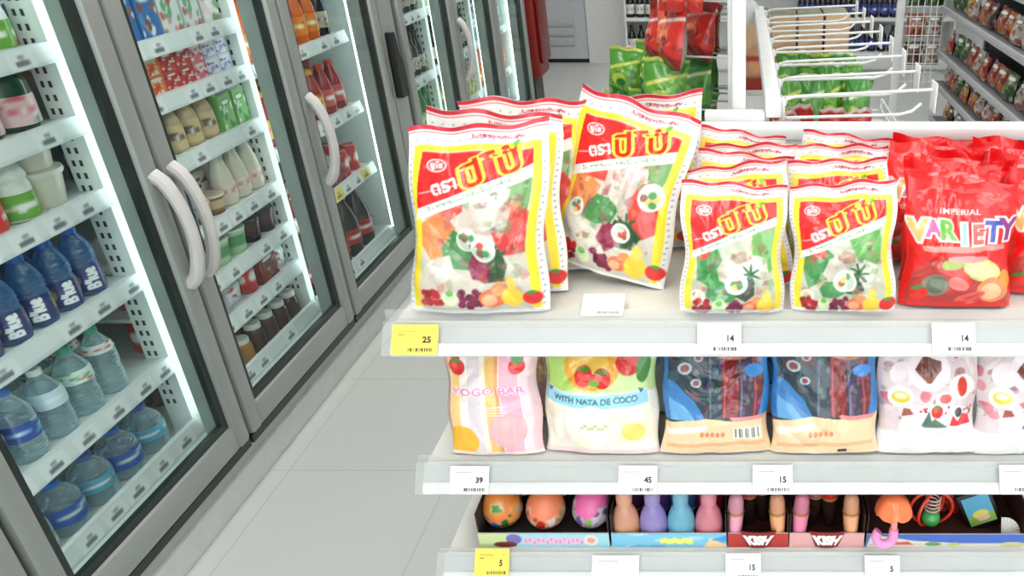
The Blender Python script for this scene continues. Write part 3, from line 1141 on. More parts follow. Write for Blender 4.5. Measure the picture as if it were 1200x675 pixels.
K['jug_blue'] = bottle('water_jug', 'bottle', jug(.058, .235), WATER, (.019, .186, .206, (.15, .45, .85)), (.045, .115, label_cv((.16, .35, .72), [(.80, .90, .95), (.45, .70, .90)], 5)), rings=(.12, .15, 3, .002))
K['jug_teal'] = bottle('water_jug', 'bottle', jug(.056, .23), WATER, (.019, .182, .202, (.22, .40, .72)), (.060, .115, label_cv((.35, .68, .80), [(.92, .96, .97), (.18, .45, .62)], 6)), rings=(.12, .15, 3, .002))
K['jug_green'] = bottle('water_jug', 'bottle', jug(.060, .215), WATER, (.019, .170, .190, (.12, .52, .38)), (.03, .07, label_cv((.75, .85, .80), [(.93, .95, .93), (.45, .65, .55)], 7)), rings=(.08, .13, 4, .002))
K['soda_big'] = bottle('soda_bottle', 'bottle', [(.030, 0), (.044, .004), (.046, .02), (.046, .11), (.042, .13), (.018, .15), (.015, .155)], solid('green_pet', (.05, .26, .17)), (.018, .142, .160, (.85, .25, .30)),
                       (.015, .088, label_cv((.92, .78, .80), [(.86, .36, .42), (.15, .50, .32)], 8)))
for nm, lc, cc in (('milk_red', (.86, .20, .18), (.90, .90, .88)), ('milk_green', (.42, .66, .25), (.15, .50, .35))):
    K[nm] = bottle('milk_jug', 'bottle', [(.032, 0), (.040, .004), (.041, .015), (.041, .07), (.036, .085), (.041, .095), (.030, .12), (.020, .13), (.019, .135)], solid('milk_white', (.90, .91, .88)),
                   (.021, .130, .148, cc), (.008, .062, label_cv(lc, [(.93, .93, .90), (.75, .15, .15)], 9)))
tub = MB().lathe([(.040, 0), (.042, .003), (.052, .07), (.054, .072)], 28).mesh('tub', solid('tub_white', (.88, .87, .80)))
tlid = MB().lathe([(.056, .070), (.057, .074), (.056, .081), (.040, .0825), (0, .0825)], 28).mesh('lid', solid('tub_lid', (.90, .89, .86)))
K['tub'] = Kind('yogurt_tub', 'tub', [('tub_body', tub), ('lid', tlid)])


def carton(name, cat, w, d, h, cv, side, top=None, gable=False, straw=False, nx=22, nz=28):
    """front faces -Y"""
    mb = MB()
    lx, ly = np.linspace(-w / 2, w / 2, nx), np.linspace(-d / 2, d / 2, 8)
    lz = np.linspace(0, h, nz)
    hh = h
    A, B = np.meshgrid(lx, lz)
    mb.sheet(np.stack([A, A * 0 - d / 2, B], -1), nx, nz, cv)
    mb.sheet(np.stack([-A, A * 0 + d / 2, B], -1), nx, nz, cv)
    A, B = np.meshgrid(ly, lz)
    mb.sheet(np.stack([A * 0 + w / 2, A, B], -1), 8, nz, side)
    mb.sheet(np.stack([A * 0 - w / 2, -A, B], -1), 8, nz, side)
    tcl = top or (.85, .85, .85)
    if gable:
        g = h + w * .42
        v = [(-w / 2, -d / 2, h), (w / 2, -d / 2, h), (w / 2, d / 2, h), (-w / 2, d / 2, h), (-w / 2, 0, g), (w / 2, 0, g), (-w / 2, -.0015, g), (w / 2, -.0015, g), (w / 2, -.0015, g + .02), (-w / 2, -.0015, g + .02), (w / 2, .0015, g + .02), (-w / 2, .0015, g + .02)]
        mb.add(v, [(0, 1, 5, 4), (2, 3, 4, 5), (0, 4, 3), (1, 2, 5), (6, 7, 8, 9), (9, 8, 10, 11)], tcl)
    else:
        mb.add([(-w / 2, -d / 2, h), (w / 2, -d / 2, h), (w / 2, d / 2, h), (-w / 2, d / 2, h)], [(0, 1, 2, 3)], tcl)
    mb.add([(-w / 2, -d / 2, 0), (w / 2, -d / 2, 0), (w / 2, d / 2, 0), (-w / 2, d / 2, 0)], [(3, 2, 1, 0)], tcl)
    parts = [('carton_body' if straw or gable else name, mb.mesh(name, PAPER))]
    if straw:
        parts.append(('straw', MB().tube([(w * .2, d / 2 + .003, h * .2), (w * .2, d / 2 + .003, h * .95)], .002, 6).mesh('straw', solid('straw_white', (.9, .9, .9)))))
    if gable:
        parts.append(('screw_cap', MB().lathe([(.011, 0), (.011, .010), (0, .011)], 14, off=(0, -d * .27, h + w * .21)).mesh('screw_cap', solid('cap_white', (.9, .9, .9)))))
    return Kind(name, cat, parts)


def can(name, R, h, cv):
    b = MB().lathe([(R * .8, 0), (R, .006)] + [(R, .006 + (h - .014) * k / 12) for k in range(1, 13)] + [(R * .86, h)], 40, cv=cv).mesh(name + '_body', GLOSSPRINT, 60)
    l = MB().lathe([(R * .86, h - .001), (R * .84, h + .002), (R * .78, h - .002), (0, h - .002)], 24).mesh(name + '_end', M('can_end', (.75, .76, .77), .3, metal=.8))
    return Kind(name, 'can', [('can_body', b), ('can_end', l)])


def cup(name, R, h, col, lidcol, band=None):
    b = MB()
    cv = Cv(60, 30, col)
    if band:
        cv.rect(0, .3, 1, .8, band)
    b.lathe([(R * .75, 0), (R * .78, .003)] + [(R * (.78 + .2 * k / 8), .003 + (h - .004) * k / 8) for k in range(1, 9)], 28, cv=cv)
    l = MB().lathe([(R * 1.03, h - .003), (R * 1.04, h + .001), (R * 1.0, h + .003), (0, h + .003)], 28)
    return Kind(name, 'cup', [('cup_body', b.mesh(name, GLOSSPRINT, 60)), ('foil_lid', l.mesh(name + '_lid', solid('lid_%d' % int(sum(lidcol) * 300), lidcol)))])


def jar(name, R, h, col, lidcol):
    pr = cprof([(R * .8, 0), (R, .004), (R, h * .70), (R * .75, h * .82), (R * .74, h * .86)])
    return Kind(name, 'jar', [('jar_body', MB().lathe(pr, 24).mesh(name, solid(name + '_m', col), 60)),
                              ('lid', MB().lathe([(R * .82, h * .82), (R * .82, h * .97), (R * .76, h), (0, h)], 22).mesh(name + '_lid', solid('jl_%d' % int(lidcol[0] * 255 + lidcol[1] * 99), lidcol)))])


def P(nm, seed, bg, acc, w, d, h, **kw):
    return carton(nm, 'carton', w, d, h, art_pack(seed, bg, acc), Cv(4, 4, tuple(z * .95 for z in bg)), **kw)


K['c_blue'] = P('snack_carton', 11, (.16, .45, .72), [(.92, .94, .95), (.55, .25, .22), (.30, .60, .82), (.62, .35, .28)], .078, .05, .125)
K['c_white'] = P('snack_carton', 12, (.88, .90, .90), [(.90, .55, .60), (.40, .66, .45), (.80, .30, .34)], .078, .05, .122)
K['c_pink'] = P('snack_carton', 13, (.92, .82, .84), [(.85, .32, .36), (.40, .62, .40), (.95, .93, .93)], .074, .05, .120)
for nm, bg, acc in (('j_green', (.35, .62, .30), [(.90, .92, .85), (.80, .30, .2), (.2, .45, .25)]), ('j_orange', (.92, .45, .20), [(.95, .80, .55), (.88, .25, .15), (.95, .93, .90)]),
                    ('j_red', (.86, .22, .20), [(.95, .80, .78), (.6, .1, .12), (.95, .9, .9)]), ('j_pink', (.90, .45, .52), [(.96, .9, .92), (.75, .2, .3), (.95, .93, .9)]),
                    ('j_purple', (.86, .87, .93), [(.45, .40, .70), (.65, .62, .82), (.95, .95, .96)])):
    K[nm] = P('juice_carton', len(nm) + 20, bg, acc, .058, .04, .048, straw=True)
K['c_gb'] = P('milk_carton', 31, (.50, .75, .42), [(.93, .95, .92), (.25, .55, .28), (.80, .88, .70)], .062, .06, .105, gable=True)
K['c_box'] = P('small_carton', 33, (.90, .89, .87), [(.12, .12, .13), (.55, .32, .22), (.85, .80, .75)], .085, .06, .055)
K['c_bluebox'] = P('small_carton', 34, (.38, .66, .84), [(.93, .95, .97), (.20, .42, .66)], .06, .05, .085)
K['c_milk'] = P('milk_carton', 35, (.93, .93, .93), [(.88, .88, .90), (.70, .72, .74), (.80, .84, .86)], .068, .06, .10, gable=True)
K['tan'] = bottle('soy_drink_bottle', 'bottle', [(.024, 0), (.030, .003), (.031, .01), (.031, .075), (.024, .10), (.016, .115), (.015, .118)], solid('tan_plastic', (.80, .70, .55)), (.017, .114, .130, (.92, .90, .84)),
                  (.012, .076, label_cv((.86, .76, .58), [(.30, .22, .16), (.62, .36, .20)], 10)))
K['bluecan'] = can('blue_can', .033, .115, label_cv((.14, .34, .62), [(.90, .93, .95), (.60, .80, .92)], 11))
K['redcan'] = can('red_can', .03, .10, label_cv((.80, .14, .14), [(.93, .92, .9), (.55, .08, .1)], 12))
K['pudding'] = cup('pudding_cup', .036, .055, (.50, .28, .16), (.86, .80, .70), (.82, .72, .55))
K['yog_red'] = cup('dessert_cup', .040, .07, (.80, .20, .22), (.62, .15, .18), (.90, .40, .42))
K['yog_green'] = cup('dessert_cup', .040, .075, (.75, .85, .72), (.86, .92, .86), (.35, .62, .40))
K['dark_cup'] = cup('dark_cup', .036, .07, (.10, .10, .12), (.25, .24, .26), (.30, .12, .14))
K['milkglass'] = bottle('milk_bottle', 'bottle', [(.022, 0), (.030, .003), (.031, .012), (.031, .085), (.018, .13), (.014, .155), (.015, .165)], solid('cream_milk', (.88, .86, .78)), (.0165, .160, .172, (.86, .85, .80)),
                         (.02, .07, label_cv((.90, .82, .78), [(.80, .50, .45), (.93, .92, .88)], 13)))
K['brownjar'] = jar('coffee_jar', .030, .10, (.28, .14, .12), (.90, .90, .89))
K['greenjar'] = jar('green_lid_jar', .030, .09, (.70, .45, .22), (.20, .60, .35))
K['whitejar'] = jar('white_lid_jar', .030, .085, (.72, .50, .25), (.92, .91, .88))
K['orange'] = bottle('orange_drink_bottle', 'bottle', [(.026, 0), (.033, .004), (.034, .015), (.034, .10), (.030, .12), (.015, .175), (.014, .18)], solid('orange_drink', (.86, .40, .10)), (.016, .178, .196, (.86, .24, .12)),
                     (.03, .09, label_cv((.90, .52, .16), [(.95, .82, .40), (.80, .20, .12)], 14)))
K['redyel'] = bottle('fruit_drink_bottle', 'bottle', [(.026, 0), (.033, .004), (.034, .015), (.034, .09), (.030, .11), (.015, .155), (.014, .16)], solid('red_drink', (.62, .12, .10)), (.016, .158, .176, (.90, .66, .2)),
                     (.03, .09, label_cv((.85, .72, .30), [(.85, .22, .18), (.30, .55, .22), (.93, .9, .8)], 15)))
K['pinkred'] = bottle('fruit_drink_bottle', 'bottle', [(.026, 0), (.033, .004), (.034, .015), (.034, .09), (.030, .11), (.015, .155), (.014, .16)], solid('crimson_drink', (.60, .08, .14)), (.016, .158, .176, (.82, .16, .12)),
                      (.03, .09, label_cv((.80, .35, .35), [(.93, .85, .80), (.55, .10, .16)], 16)))
K['cola'] = bottle('cola_bottle', 'bottle', [(.036, 0), (.048, .004), (.050, .02), (.050, .13), (.044, .16), (.018, .225), (.016, .235)], solid('cola_dark', (.045, .035, .04)), (.019, .232, .252, (.75, .14, .12)),
                   (.055, .115, label_cv((.72, .13, .12), [(.90, .85, .82), (.5, .08, .08)], 17)))
K['darkb'] = bottle('dark_bottle', 'bottle', [(.024, 0), (.032, .004), (.033, .015), (.033, .11), (.015, .15), (.013, .18)], solid('black_bottle', (.03, .035, .045)), (.015, .178, .192, (.12, .12, .13)),
                    (.03, .085, label_cv((.75, .72, .66), [(.25, .22, .2), (.55, .48, .35)], 18)))
K['greenb'] = bottle('green_bottle', 'bottle', [(.024, 0), (.032, .004), (.033, .015), (.033, .12), (.015, .16), (.013, .19)], solid('green_glass_b', (.16, .52, .26)), (.015, .188, .203, (.55, .80, .25)),
                     (.03, .085, label_cv((.62, .85, .40), [(.95, .95, .9), (.2, .5, .25)], 19)))
K['clearb'] = bottle('clear_bottle', 'bottle', wprof(.033, .21), WATER, (.0145, .192, .212, (.85, .90, .92)), (.08, .13, label_cv((.82, .90, .93), [(.4, .62, .72), (.9, .94, .95)], 20)))
K['yellowpack'] = P('yellow_carton', 41, (.86, .80, .28), [(.95, .95, .9), (.25, .45, .25), (.75, .45, .2)], .07, .05, .12)
K['greenpack'] = carton('green_pack', 'pack', .10, .06, .10, art_pack(42, (.28, .52, .22), [(.75, .80, .30), (.60, .18, .16), (.18, .40, .20)]), Cv(4, 4, (.3, .5, .25)))
K['redpack'] = carton('red_pack', 'pack', .10, .06, .09, art_pack(43, (.50, .14, .13), [(.65, .30, .22), (.32, .10, .1), (.75, .7, .6)]), Cv(4, 4, (.45, .14, .13)))
K['meat'] = carton('brown_pack', 'pack', .12, .10, .09, art_pack(44, (.50, .30, .25), [(.62, .40, .34), (.35, .20, .18), (.7, .55, .5)]), Cv(4, 4, (.45, .28, .24)))
K['bagwhite'] = Kind('milk_pouch', 'pouch', [('milk_pouch', bag_mesh('milk_pouch', .085, .10, .045, art_pack(45, (.90, .91, .92), [(.80, .82, .84), (.75, .30, .3), (.85, .9, .95)]), 26, 30, 45, .002, mat=FILM))])
SIZE = {'jug_blue': .122, 'jug_teal': .118, 'jug_green': .126, 'cola': .106, 'soda_big': .104, 'milk_red': .087, 'milk_green': .087, 'tub': .118}


ZS = {'water_blue': .76, 'water_green': .77, 'water_tall': .74, 'water_plain': .77, 'blue_bottle': .84, 'soda_big': .84, 'jug_blue': .64, 'jug_teal': .65, 'jug_green': .68, 'clearb': .9}


def stock(items, y0, yv, y1, z, door, shelf, seed=0, xf=-1.491, row=0, jit=.003, rows=1):
    """front row on a cooler shelf from yv to y1, its first product repeated back to y0"""
    if rows > 1:
        stock(items, y0, yv, y1, z, door, shelf + ' back row', seed + 100, xf, row + .72, jit)
    rnd = random.Random(seed)
    st = (y1 - yv) / len(items)
    full = [items[0]] * max(int((yv - y0) / st), 0) + list(items)
    n = len(full)
    for i, it in enumerate(full):
        if it is None:
            continue
        key, desc, grp = it
        y = y1 - st * (n - i - .5)
        r = SIZE.get(key, .07) / 2
        kd = K[key]
        tub2 = key == 'tub'
        po = kd.put((xf - r - row * (.15 if key == 'cola' else .115), y, z + .0005), PI / 2 + (rnd.uniform(-.25, .25) - .55) * (kd.cat == 'bottle') + rnd.uniform(-.05, .05), f'{desc}, {ORD[i]} from left, {shelf}, {door}', grp)
        po.scale = (1, 1, ZS.get(key, 1.))
        if tub2:
            K['tub'].put((xf - r - row * .115, y, z + .084), PI / 2, f'{desc} on another, {ORD[i]} from left, {shelf}, {door}', grp)


D1, D2, D3 = 'nearest cooler', 'second cooler door', 'third cooler door'
A0, A1 = 1.125, 1.745
it = lambda key, desc, grp: (key, desc, grp)
WB, WG, WT, WP = [('water_' + k, d_, 'water bottles in the nearest cooler') for k, d_ in (('blue', 'blue-label water bottle'), ('green', 'green-cap water bottle'), ('tall', 'tall red-label water bottle'), ('plain', 'pale-label water bottle'))]
J = 'large water jugs'
stock([('jug_green', 'green-cap water jug', J), ('jug_blue', 'blue-cap water jug', J), ('jug_teal', 'water jug with teal label', J), ('jug_blue', 'water jug with blue label', J), ('jug_teal', 'teal-label water jug', J)], 1.25, 1.25, 1.735, .2125, D1, 'bottom deck', 1, xf=-1.492, rows=2)
stock([WB, WP, WG, WT], 1.16, 1.325, 1.665, .44, D1, 'lowest shelf', 2, rows=2)
stock([('meat', 'brown chilled pack', 'brown packs')] * 2, 1.5, 1.5, 1.76, .44, D1, 'back of lowest shelf', 5, row=2.6)
BB = ('blue_bottle', 'blue drink bottle', 'blue drinks in the nearest cooler')
stock([BB] * 5, 1.26, 1.335, 1.71, .68, D1, 'second shelf', 6, rows=2)
MJ = 'milk jugs'
stock([('milk_red', 'white milk jug with red label', MJ), ('milk_red', 'red-label milk jug', MJ), ('milk_red', 'white jug, red label', MJ), ('milk_green', 'milk jug with green label', MJ), ('tub', 'white yogurt tub', 'yogurt tubs')], 1.28, 1.28, 1.715, .90, D1, 'third shelf', 8)
CP = 'chilled packs'
stock([('redpack', 'dark red pack', CP), ('redpack', 'red pack', CP), ('greenpack', 'green pack', CP), ('greenpack', 'green yellow pack', CP)], 1.34, 1.34, 1.745, .90, D1, 'third shelf at back', 9, row=1.6)
stock([('soda_big', 'stout green soda bottle', 'green soda bottles')] * 3, 1.43, 1.43, 1.725, 1.07, D1, 'fourth shelf', 10, rows=2)
UT = 'cartons up top'
stock([('clearb', 'clear bottle', UT), ('milk_red', 'white jug', UT), ('yellowpack', 'yellow carton', UT), ('milk_green', 'green-label jug', UT)], 1.40, 1.40, 1.73, 1.23, D1, 'top shelf', 11, rows=2)
V0, V1, V2 = 1.80, 1.99, 2.42
JR = 'jars'
stock([('greenjar', 'green-lid jar', JR), ('whitejar', 'white-lid jar', JR)] + [('brownjar', 'brown coffee jar', JR)] * 4, V0, V1, V2, .212, D2, 'bottom deck', 12)
stock([('greenjar', 'green-lid jar', JR), ('greenjar', 'green-lid orange jar', JR)] + [('brownjar', 'brown coffee jar', JR)] * 4, V0, V1, V2, .212, D2, 'bottom deck second row', 13, row=.56)
stock([('brownjar', 'brown coffee jar', JR)] * 6, V0, V1, V2, .212, D2, 'bottom deck third row', 14, row=1.12)
CD = 'chilled drinks'
stock([('redcan', 'red can', CD), ('bagwhite', 'white milk pouch', CD), ('redcan', 'red drink can', CD), ('redpack', 'red pack', CD), ('bagwhite', 'white pouch', CD)], V0, V1, V2, .405, D2, 'lowest shelf', 14, rows=2)
DC = 'dessert cups'
stock([('yog_red', 'red dessert cup', DC), ('yog_green', 'green-band dessert cup', DC), ('yog_green', 'pale green cup', DC), ('dark_cup', 'dark cup', DC), ('dark_cup', 'black cup', DC)], V0, V1, V2, .54, D2, 'second shelf', 15, rows=2)
MK = 'milk and pudding'
stock([('c_bluebox', 'light blue carton', MK), ('pudding', 'brown pudding cup', MK), ('pudding', 'pudding cup', MK), ('milkglass', 'cream milk bottle', MK), ('milkglass', 'milk bottle', MK), ('milkglass', 'tall milk bottle', MK)], V0, V1, V2, .68, D2, 'third shelf', 16)
stock([('c_box', 'white carton', MK), ('c_box', 'black-white carton', MK), ('c_box', 'small carton', MK), ('milkglass', 'cream bottle', MK), ('milkglass', 'tall bottle', MK)], V0, V1, V2, .68, D2, 'third shelf second row', 17, row=.62)
stock([('c_box', 'white carton', MK), ('c_box', 'black-white carton', MK), ('c_box', 'small carton', MK)], 1.98, 1.98, 2.24, .68 + .056, D2, 'third shelf upper tier', 17, row=.62)
SD = 'soy drinks'
stock([('bluecan', 'blue can', SD)] + [('tan', 'tan soy drink bottle', SD)] * 3 + [('c_gb', 'green gable carton', SD)] * 2, V0, V1, V2, .885, D2, 'fourth shelf', 18, rows=2)
jl = [('j_green', 'green juice carton'), ('j_orange', 'orange juice carton'), ('j_red', 'red juice carton'), ('j_red', 'red juice box'), ('j_pink', 'pink juice carton'), ('j_purple', 'purple-white juice carton'), ('j_purple', 'purple-white juice box')]
stock([(a, b + ' at foot', 'juice cartons') for a, b in jl], V0, V1, V2, 1.045, D2, 'fifth shelf', 19, jit=0)
stock([(a, b + ' on top', 'juice cartons') for a, b in jl], V0, V1, V2, 1.045 + .049, D2, 'fifth shelf', 19, jit=0)
SN = 'snack cartons'
stock([('c_blue', 'blue snack carton', SN)] * 2 + [('c_white', 'white snack carton', SN)] * 2 + [('c_pink', 'pink snack carton', SN)], V0, V1, V2, 1.18, D2, 'top shelf', 20, rows=2)
U0, U1, U2 = 2.47, 2.73, 3.06
stock([('cola', 'dark cola bottle', 'cola bottles')] * 3, U0, U1, U2, .212, D3, 'bottom deck', 21, rows=2)
stock([('redpack', 'red pack', 'packs'), ('redpack', 'dark red pack', 'packs'), ('redcan', 'red can', 'packs'), ('redcan', 'tall red can', 'packs')], U0, U1, U2, .525, D3, 'lowest shelf', 23, rows=2)
FD = 'fruit drinks'
stock([('redyel', 'yellow-label bottle', FD), ('redyel', 'yellow-cap bottle', FD), ('pinkred', 'crimson drink bottle', FD), ('pinkred', 'red-cap bottle', FD)], U0, U1, U2, .77, D3, 'second shelf', 24, rows=2)
stock([('orange', 'orange drink bottle', 'orange drinks')] * 3 + [('darkb', 'dark bottle', 'orange drinks')], U0, U1, U2, 1.035, D3, 'third shelf', 25, rows=2)
for di, (ya, yv, yb, seqs) in enumerate(((3.31, 3.62, 3.91, ('clearb', 'greenb', 'darkb', 'darkb')), (3.95, 4.36, 4.57, ('clearb', 'yellowpack', 'darkb', 'yellowpack')), (4.61, 4.95, 5.23, ('clearb', 'orange', 'clearb', 'clearb')))):
    dn = f'{ORD[di + 3]} cooler door'
    names = {'clearb': 'clear bottle', 'greenb': 'green bottle', 'darkb': 'dark bottle', 'yellowpack': 'yellow carton', 'orange': 'orange bottle'}
    for li, z in enumerate((.212, .46, .72, 1.0)):
        key = seqs[li]
        stock([(key, names[key], f'bottles behind the {dn}')] * (4 if di != 1 else 3), ya, yv, yb, z, dn, ['bottom deck', 'lowest shelf', 'second shelf', 'third shelf'][li], 30 + di * 5 + li, rows=2)

# ------------------------------------------------------------------ the sweets gondola
YF = .96
TA = math.radians(36)
TC, TS = math.cos(TA), math.sin(TA)
t = thing('sweets_display_rack', 'white end-of-aisle display rack with three shelves of sweets', 'display rack', (0, 1.2, 0))
R0 = t


def place(o):
    o.location = Vector(o.location) - Vector((0, 1.2, 0))
    return o


place(MB().box(-.47, .47, 1.335, 1.36, .10, 1.150, bev=.003).build('back_panel', WHITEMETAL, t))
place(MB().box(-.48, .50, 1.325, 1.37, 1.150, 1.172, bev=.004).build('top_rail', WHITEMETAL, t))
place(MB().box(-.48, .50, 1.00, 1.34, .0, .12, bev=.004).build('foot_base', WHITEMETAL, t))
SH = [(.95, .9935), (.70, .7425), (.505, .5525), (.20, .25)]
for i, (zb, zs) in enumerate(SH):
    s = MB()
    s.box(-.484, .495, YF + .018, 1.335, zs - .014, zs, bev=.002)
    for sx in (-.484, .483):
        P8 = [(sx, YF + .03, zs - .014), (sx + .012, YF + .03, zs - .014), (sx + .012, 1.335, zs - .014), (sx, 1.335, zs - .014),
              (sx, YF + .03, zs - .03), (sx + .012, YF + .03, zs - .03), (sx + .012, 1.335, zb - .03), (sx, 1.335, zb - .03)]
        s.add(P8, [(0, 1, 2, 3), (7, 6, 5, 4), (0, 4, 5, 1), (1, 5, 6, 2), (2, 6, 7, 3), (3, 7, 4, 0)])
    so = place(s.build('shelf', SHELFWHITE, t))
    # price rail tilted up towards the customer: grey channel, bright rounded foot, clear label holder
    def tilt(mb):
        mb.v = [np.stack([v[:, 0], .951 + v[:, 1] * TC + v[:, 2] * TS, zs - .041 - v[:, 1] * TS + v[:, 2] * TC], 1) for v in mb.v]
        return mb
    tilt(MB().box(-.49, .50, .004, .010, .016, .049)).build('price_rail', GREYLIP, so)
    tilt(MB().box(-.49, .50, -.003, .010, .0, .019, bev=.004)).build('rail_foot', M('rail_white', (.93, .93, .93), .3), so)
    tilt(MB().box(-.50, .505, -.0045, -.0035, .0, .0495)).build('label_holder', MG('holder_clear', (.98, .985, .985), .08, (.95, .96, .96), .45, top=.5), so)
    top = zs - .002
    MB().box(-.497, .503, YF + .0195, YF + .021, top, top + (.020 if i == 0 else .014 if i == 1 else .010), bev=.0006).build('front_guard', CLEARP, so)

GW = 'price tags on the sweets rack'


def price_tag(x0, x1, zs, s0, s1, price, label, bg=(.95, .95, .97)):
    mb = MB()
    nx, nz = 110, 76
    U, V = np.meshgrid(np.linspace(0, 1, nx), np.linspace(0, 1, nz))
    w, h = x1 - x0, s1 - s0
    mb.sheet(np.stack([(U - .5) * w, -.0006 - .0004 * np.sin(U * PI), V * h], -1), nx, nz, art_tag(price, bg))
    mb.box(-w / 2, w / 2, -.0004, .0004, 0, h, bg)
    o = mb.build('shelf_price_tag', PAPER)
    n0 = -.0052
    o.location = ((x0 + x1) / 2, .951 + n0 * TC + s0 * TS, zs - .041 - n0 * TS + s0 * TC)
    o.rotation_euler = (-TA, 0, 0)
    return tag(o, label, 'price tag', GW)


YB = (.98, .90, .36)
Z1, Z2, Z3 = .9935, .7425, .5525
price_tag(-.486, -.421, Z1, .002, .044, '25', 'yellow price tag marked 25 at the left end of the top shelf', YB)
price_tag(-.058, .003, Z1, .003, .047, '14', 'white price tag marked 14 under the small jelly bags')
price_tag(.270, .331, Z1, .003, .047, '14', 'white price tag marked 14 under the red bags')
price_tag(-.446, -.386, Z2, .001, .043, '39', 'white price tag marked 39 under the yogurt bar bag')
price_tag(-.186, -.126, Z2, .001, .044, '45', 'white price tag marked 45 under the coconut jelly bag')
price_tag(.021, .083, Z2, .001, .045, '15', 'white price tag marked 15 under the blue stick bags')
price_tag(.402, .464, Z2, .001, .045, '15', 'white price tag at the right end of the middle shelf')
price_tag(-.437, -.380, Z3, .010, .056, '5', 'yellow price tag below the tray of eggs', YB)
price_tag(-.243, -.165, Z3, .002, .045, '', 'white price tag between the egg tray and the bottle tray')
price_tag(-.022, .036, Z3, .004, .048, '15', 'white price tag under the first lipstick candy box')
price_tag(.208, .266, Z3, .002, .045, '5', 'white price tag under the toy umbrella')
lt = price_tag(-.225, -.165, Z1, .0, .040, '', 'blank white card lying on the top shelf in front of the leaning jelly bag')
lt.location = (-.195, .990, .9950)
lt.rotation_euler = (-1.15, 0, 0)

# --------------------------- bags on the top shelf
artB = [art_jelly(4), art_jelly(7), art_jelly(10)]
big = [bag_mesh('jelly_bag', .196, .262, .058, artB[i], 150, 200, 21 + i, .0075, head=.10, mat=FILM, skew=(.018, .0, .0)[i], rise=(.010, .0, .004)[i]) for i in range(3)]
artS = [art_jelly(14, False), art_jelly(17, False)]
sml = [bag_mesh('small_jelly_bag', .150, .182, .045, artS[i], 120, 148, 31 + i, .0065, head=.11, mat=FILM) for i in range(2)]
artV = [art_variety(2), art_variety(5)]
var = [bag_mesh('mixed_jelly_bag', .160, .178, .055, artV[i], 130, 145, 41 + i, 0.006, back=(.85, .1, .1), head=.08, mat=FILM, jag=.008) for i in range(2)]
R = math.radians


def put_bag(name, me, x, y, z, yaw, lean, roll, label, group, sc=1.):
    o = ob(name, me)
    ww = max(v.co.x for v in me.vertices)
    o.location = (x, y, z + ww * abs(math.sin(R(roll))) * .9)      # rests on its lower corner
    o.rotation_euler = (R(-lean), R(roll), R(yaw))
    o.scale = (sc,) * 3
    return tag(o, label, 'bag', group)


GB, GS, GV = 'large jelly bags on the top shelf', 'small jelly bags on the top shelf', 'red mixed jelly bags on the top shelf'
z1 = .9965
put_bag('jelly_bag', big[0], -.370, 1.005, z1, 2, 10, 1.0, 'large red and yellow jelly bag at the front left above the yellow price tag', GB)
put_bag('jelly_bag', big[1], -.352, 1.072, z1, -2, 9, 1, 'large jelly bag directly behind the front left one, only its header showing', GB)
put_bag('jelly_bag', big[2], -.322, 1.150, z1, -2, 8, 0, 'large jelly bag third back at the left, curved red top showing', GB)
put_bag('jelly_bag', big[1], -.203, 1.108, z1 - .002, -20, 14, 9, 'large jelly bag leaning askew with a peaked corner, second from left', GB)
put_bag('jelly_bag', big[0], -.165, 1.238, z1, -3, 3, 0, 'large jelly bag at the back, standing behind the askew one', GB, .96)
S = 'small jelly bag'
put_bag('small_jelly_bag', sml[0], -.010, 1.002, z1, 4, 11, 2, 'small jelly bag in front, left one of the pair', GS)
put_bag('small_jelly_bag', sml[1], .148, 1.003, z1, -6, 10, -3, 'small jelly bag in front, right one of the pair', GS)
put_bag('small_jelly_bag', sml[1], .008, 1.075, z1, -4, 10, -5, 'small jelly bag directly behind the left front one', GS)
put_bag('small_jelly_bag', sml[0], .000, 1.130, z1, 3, 10, 4, 'small jelly bag third back in the left file', GS)
put_bag('small_jelly_bag', sml[1], .012, 1.185, z1, -2, 9, 2, 'small jelly bag fourth back in the left file', GS)
put_bag('small_jelly_bag', sml[0], -.015, 1.240, z1, 5, 8, 7, 'small jelly bag fifth back in the left file, tilted down to the right', GS)
put_bag('small_jelly_bag', sml[0], .160, 1.090, z1, -3, 12, -6, 'small jelly bag directly behind the right front one', GS)
put_bag('small_jelly_bag', sml[1], .150, 1.165, z1, 4, 12, 5, 'small jelly bag third back in the right file, folded header', GS)
put_bag('small_jelly_bag', sml[0], .165, 1.235, z1, -3, 8, 3, 'small jelly bag at the back of the right file', GS)
put_bag('mixed_jelly_bag', var[0], .312, 1.024, z1, -2, 12, 0, 'red bag of mixed jellies in front beside the small jelly bags', GV)
put_bag('mixed_jelly_bag', var[1], .322, 1.100, z1, 3, 12, 1, 'red bag of mixed jellies directly behind the front one', GV)
put_bag('mixed_jelly_bag', var[0], .300, 1.170, z1, -3, 11, 3, 'red bag of mixed jellies third back with a pointed corner', GV)
put_bag('mixed_jelly_bag', var[1], .330, 1.235, z1, 2, 8, 0, 'red bag of mixed jellies at the back of its file', GV)
put_bag('mixed_jelly_bag', var[0], .470, 1.060, z1, -6, 12, -2, 'red bag of mixed jellies at the right end, front', GV)
put_bag('mixed_jelly_bag', var[1], .462, 1.140, z1, -2, 11, 0, 'red bag of mixed jellies at the right end, second back', GV)
put_bag('mixed_jelly_bag', var[0], .455, 1.225, z1, 2, 8, -1, 'red bag of mixed jellies at the right end, rearmost', GV)

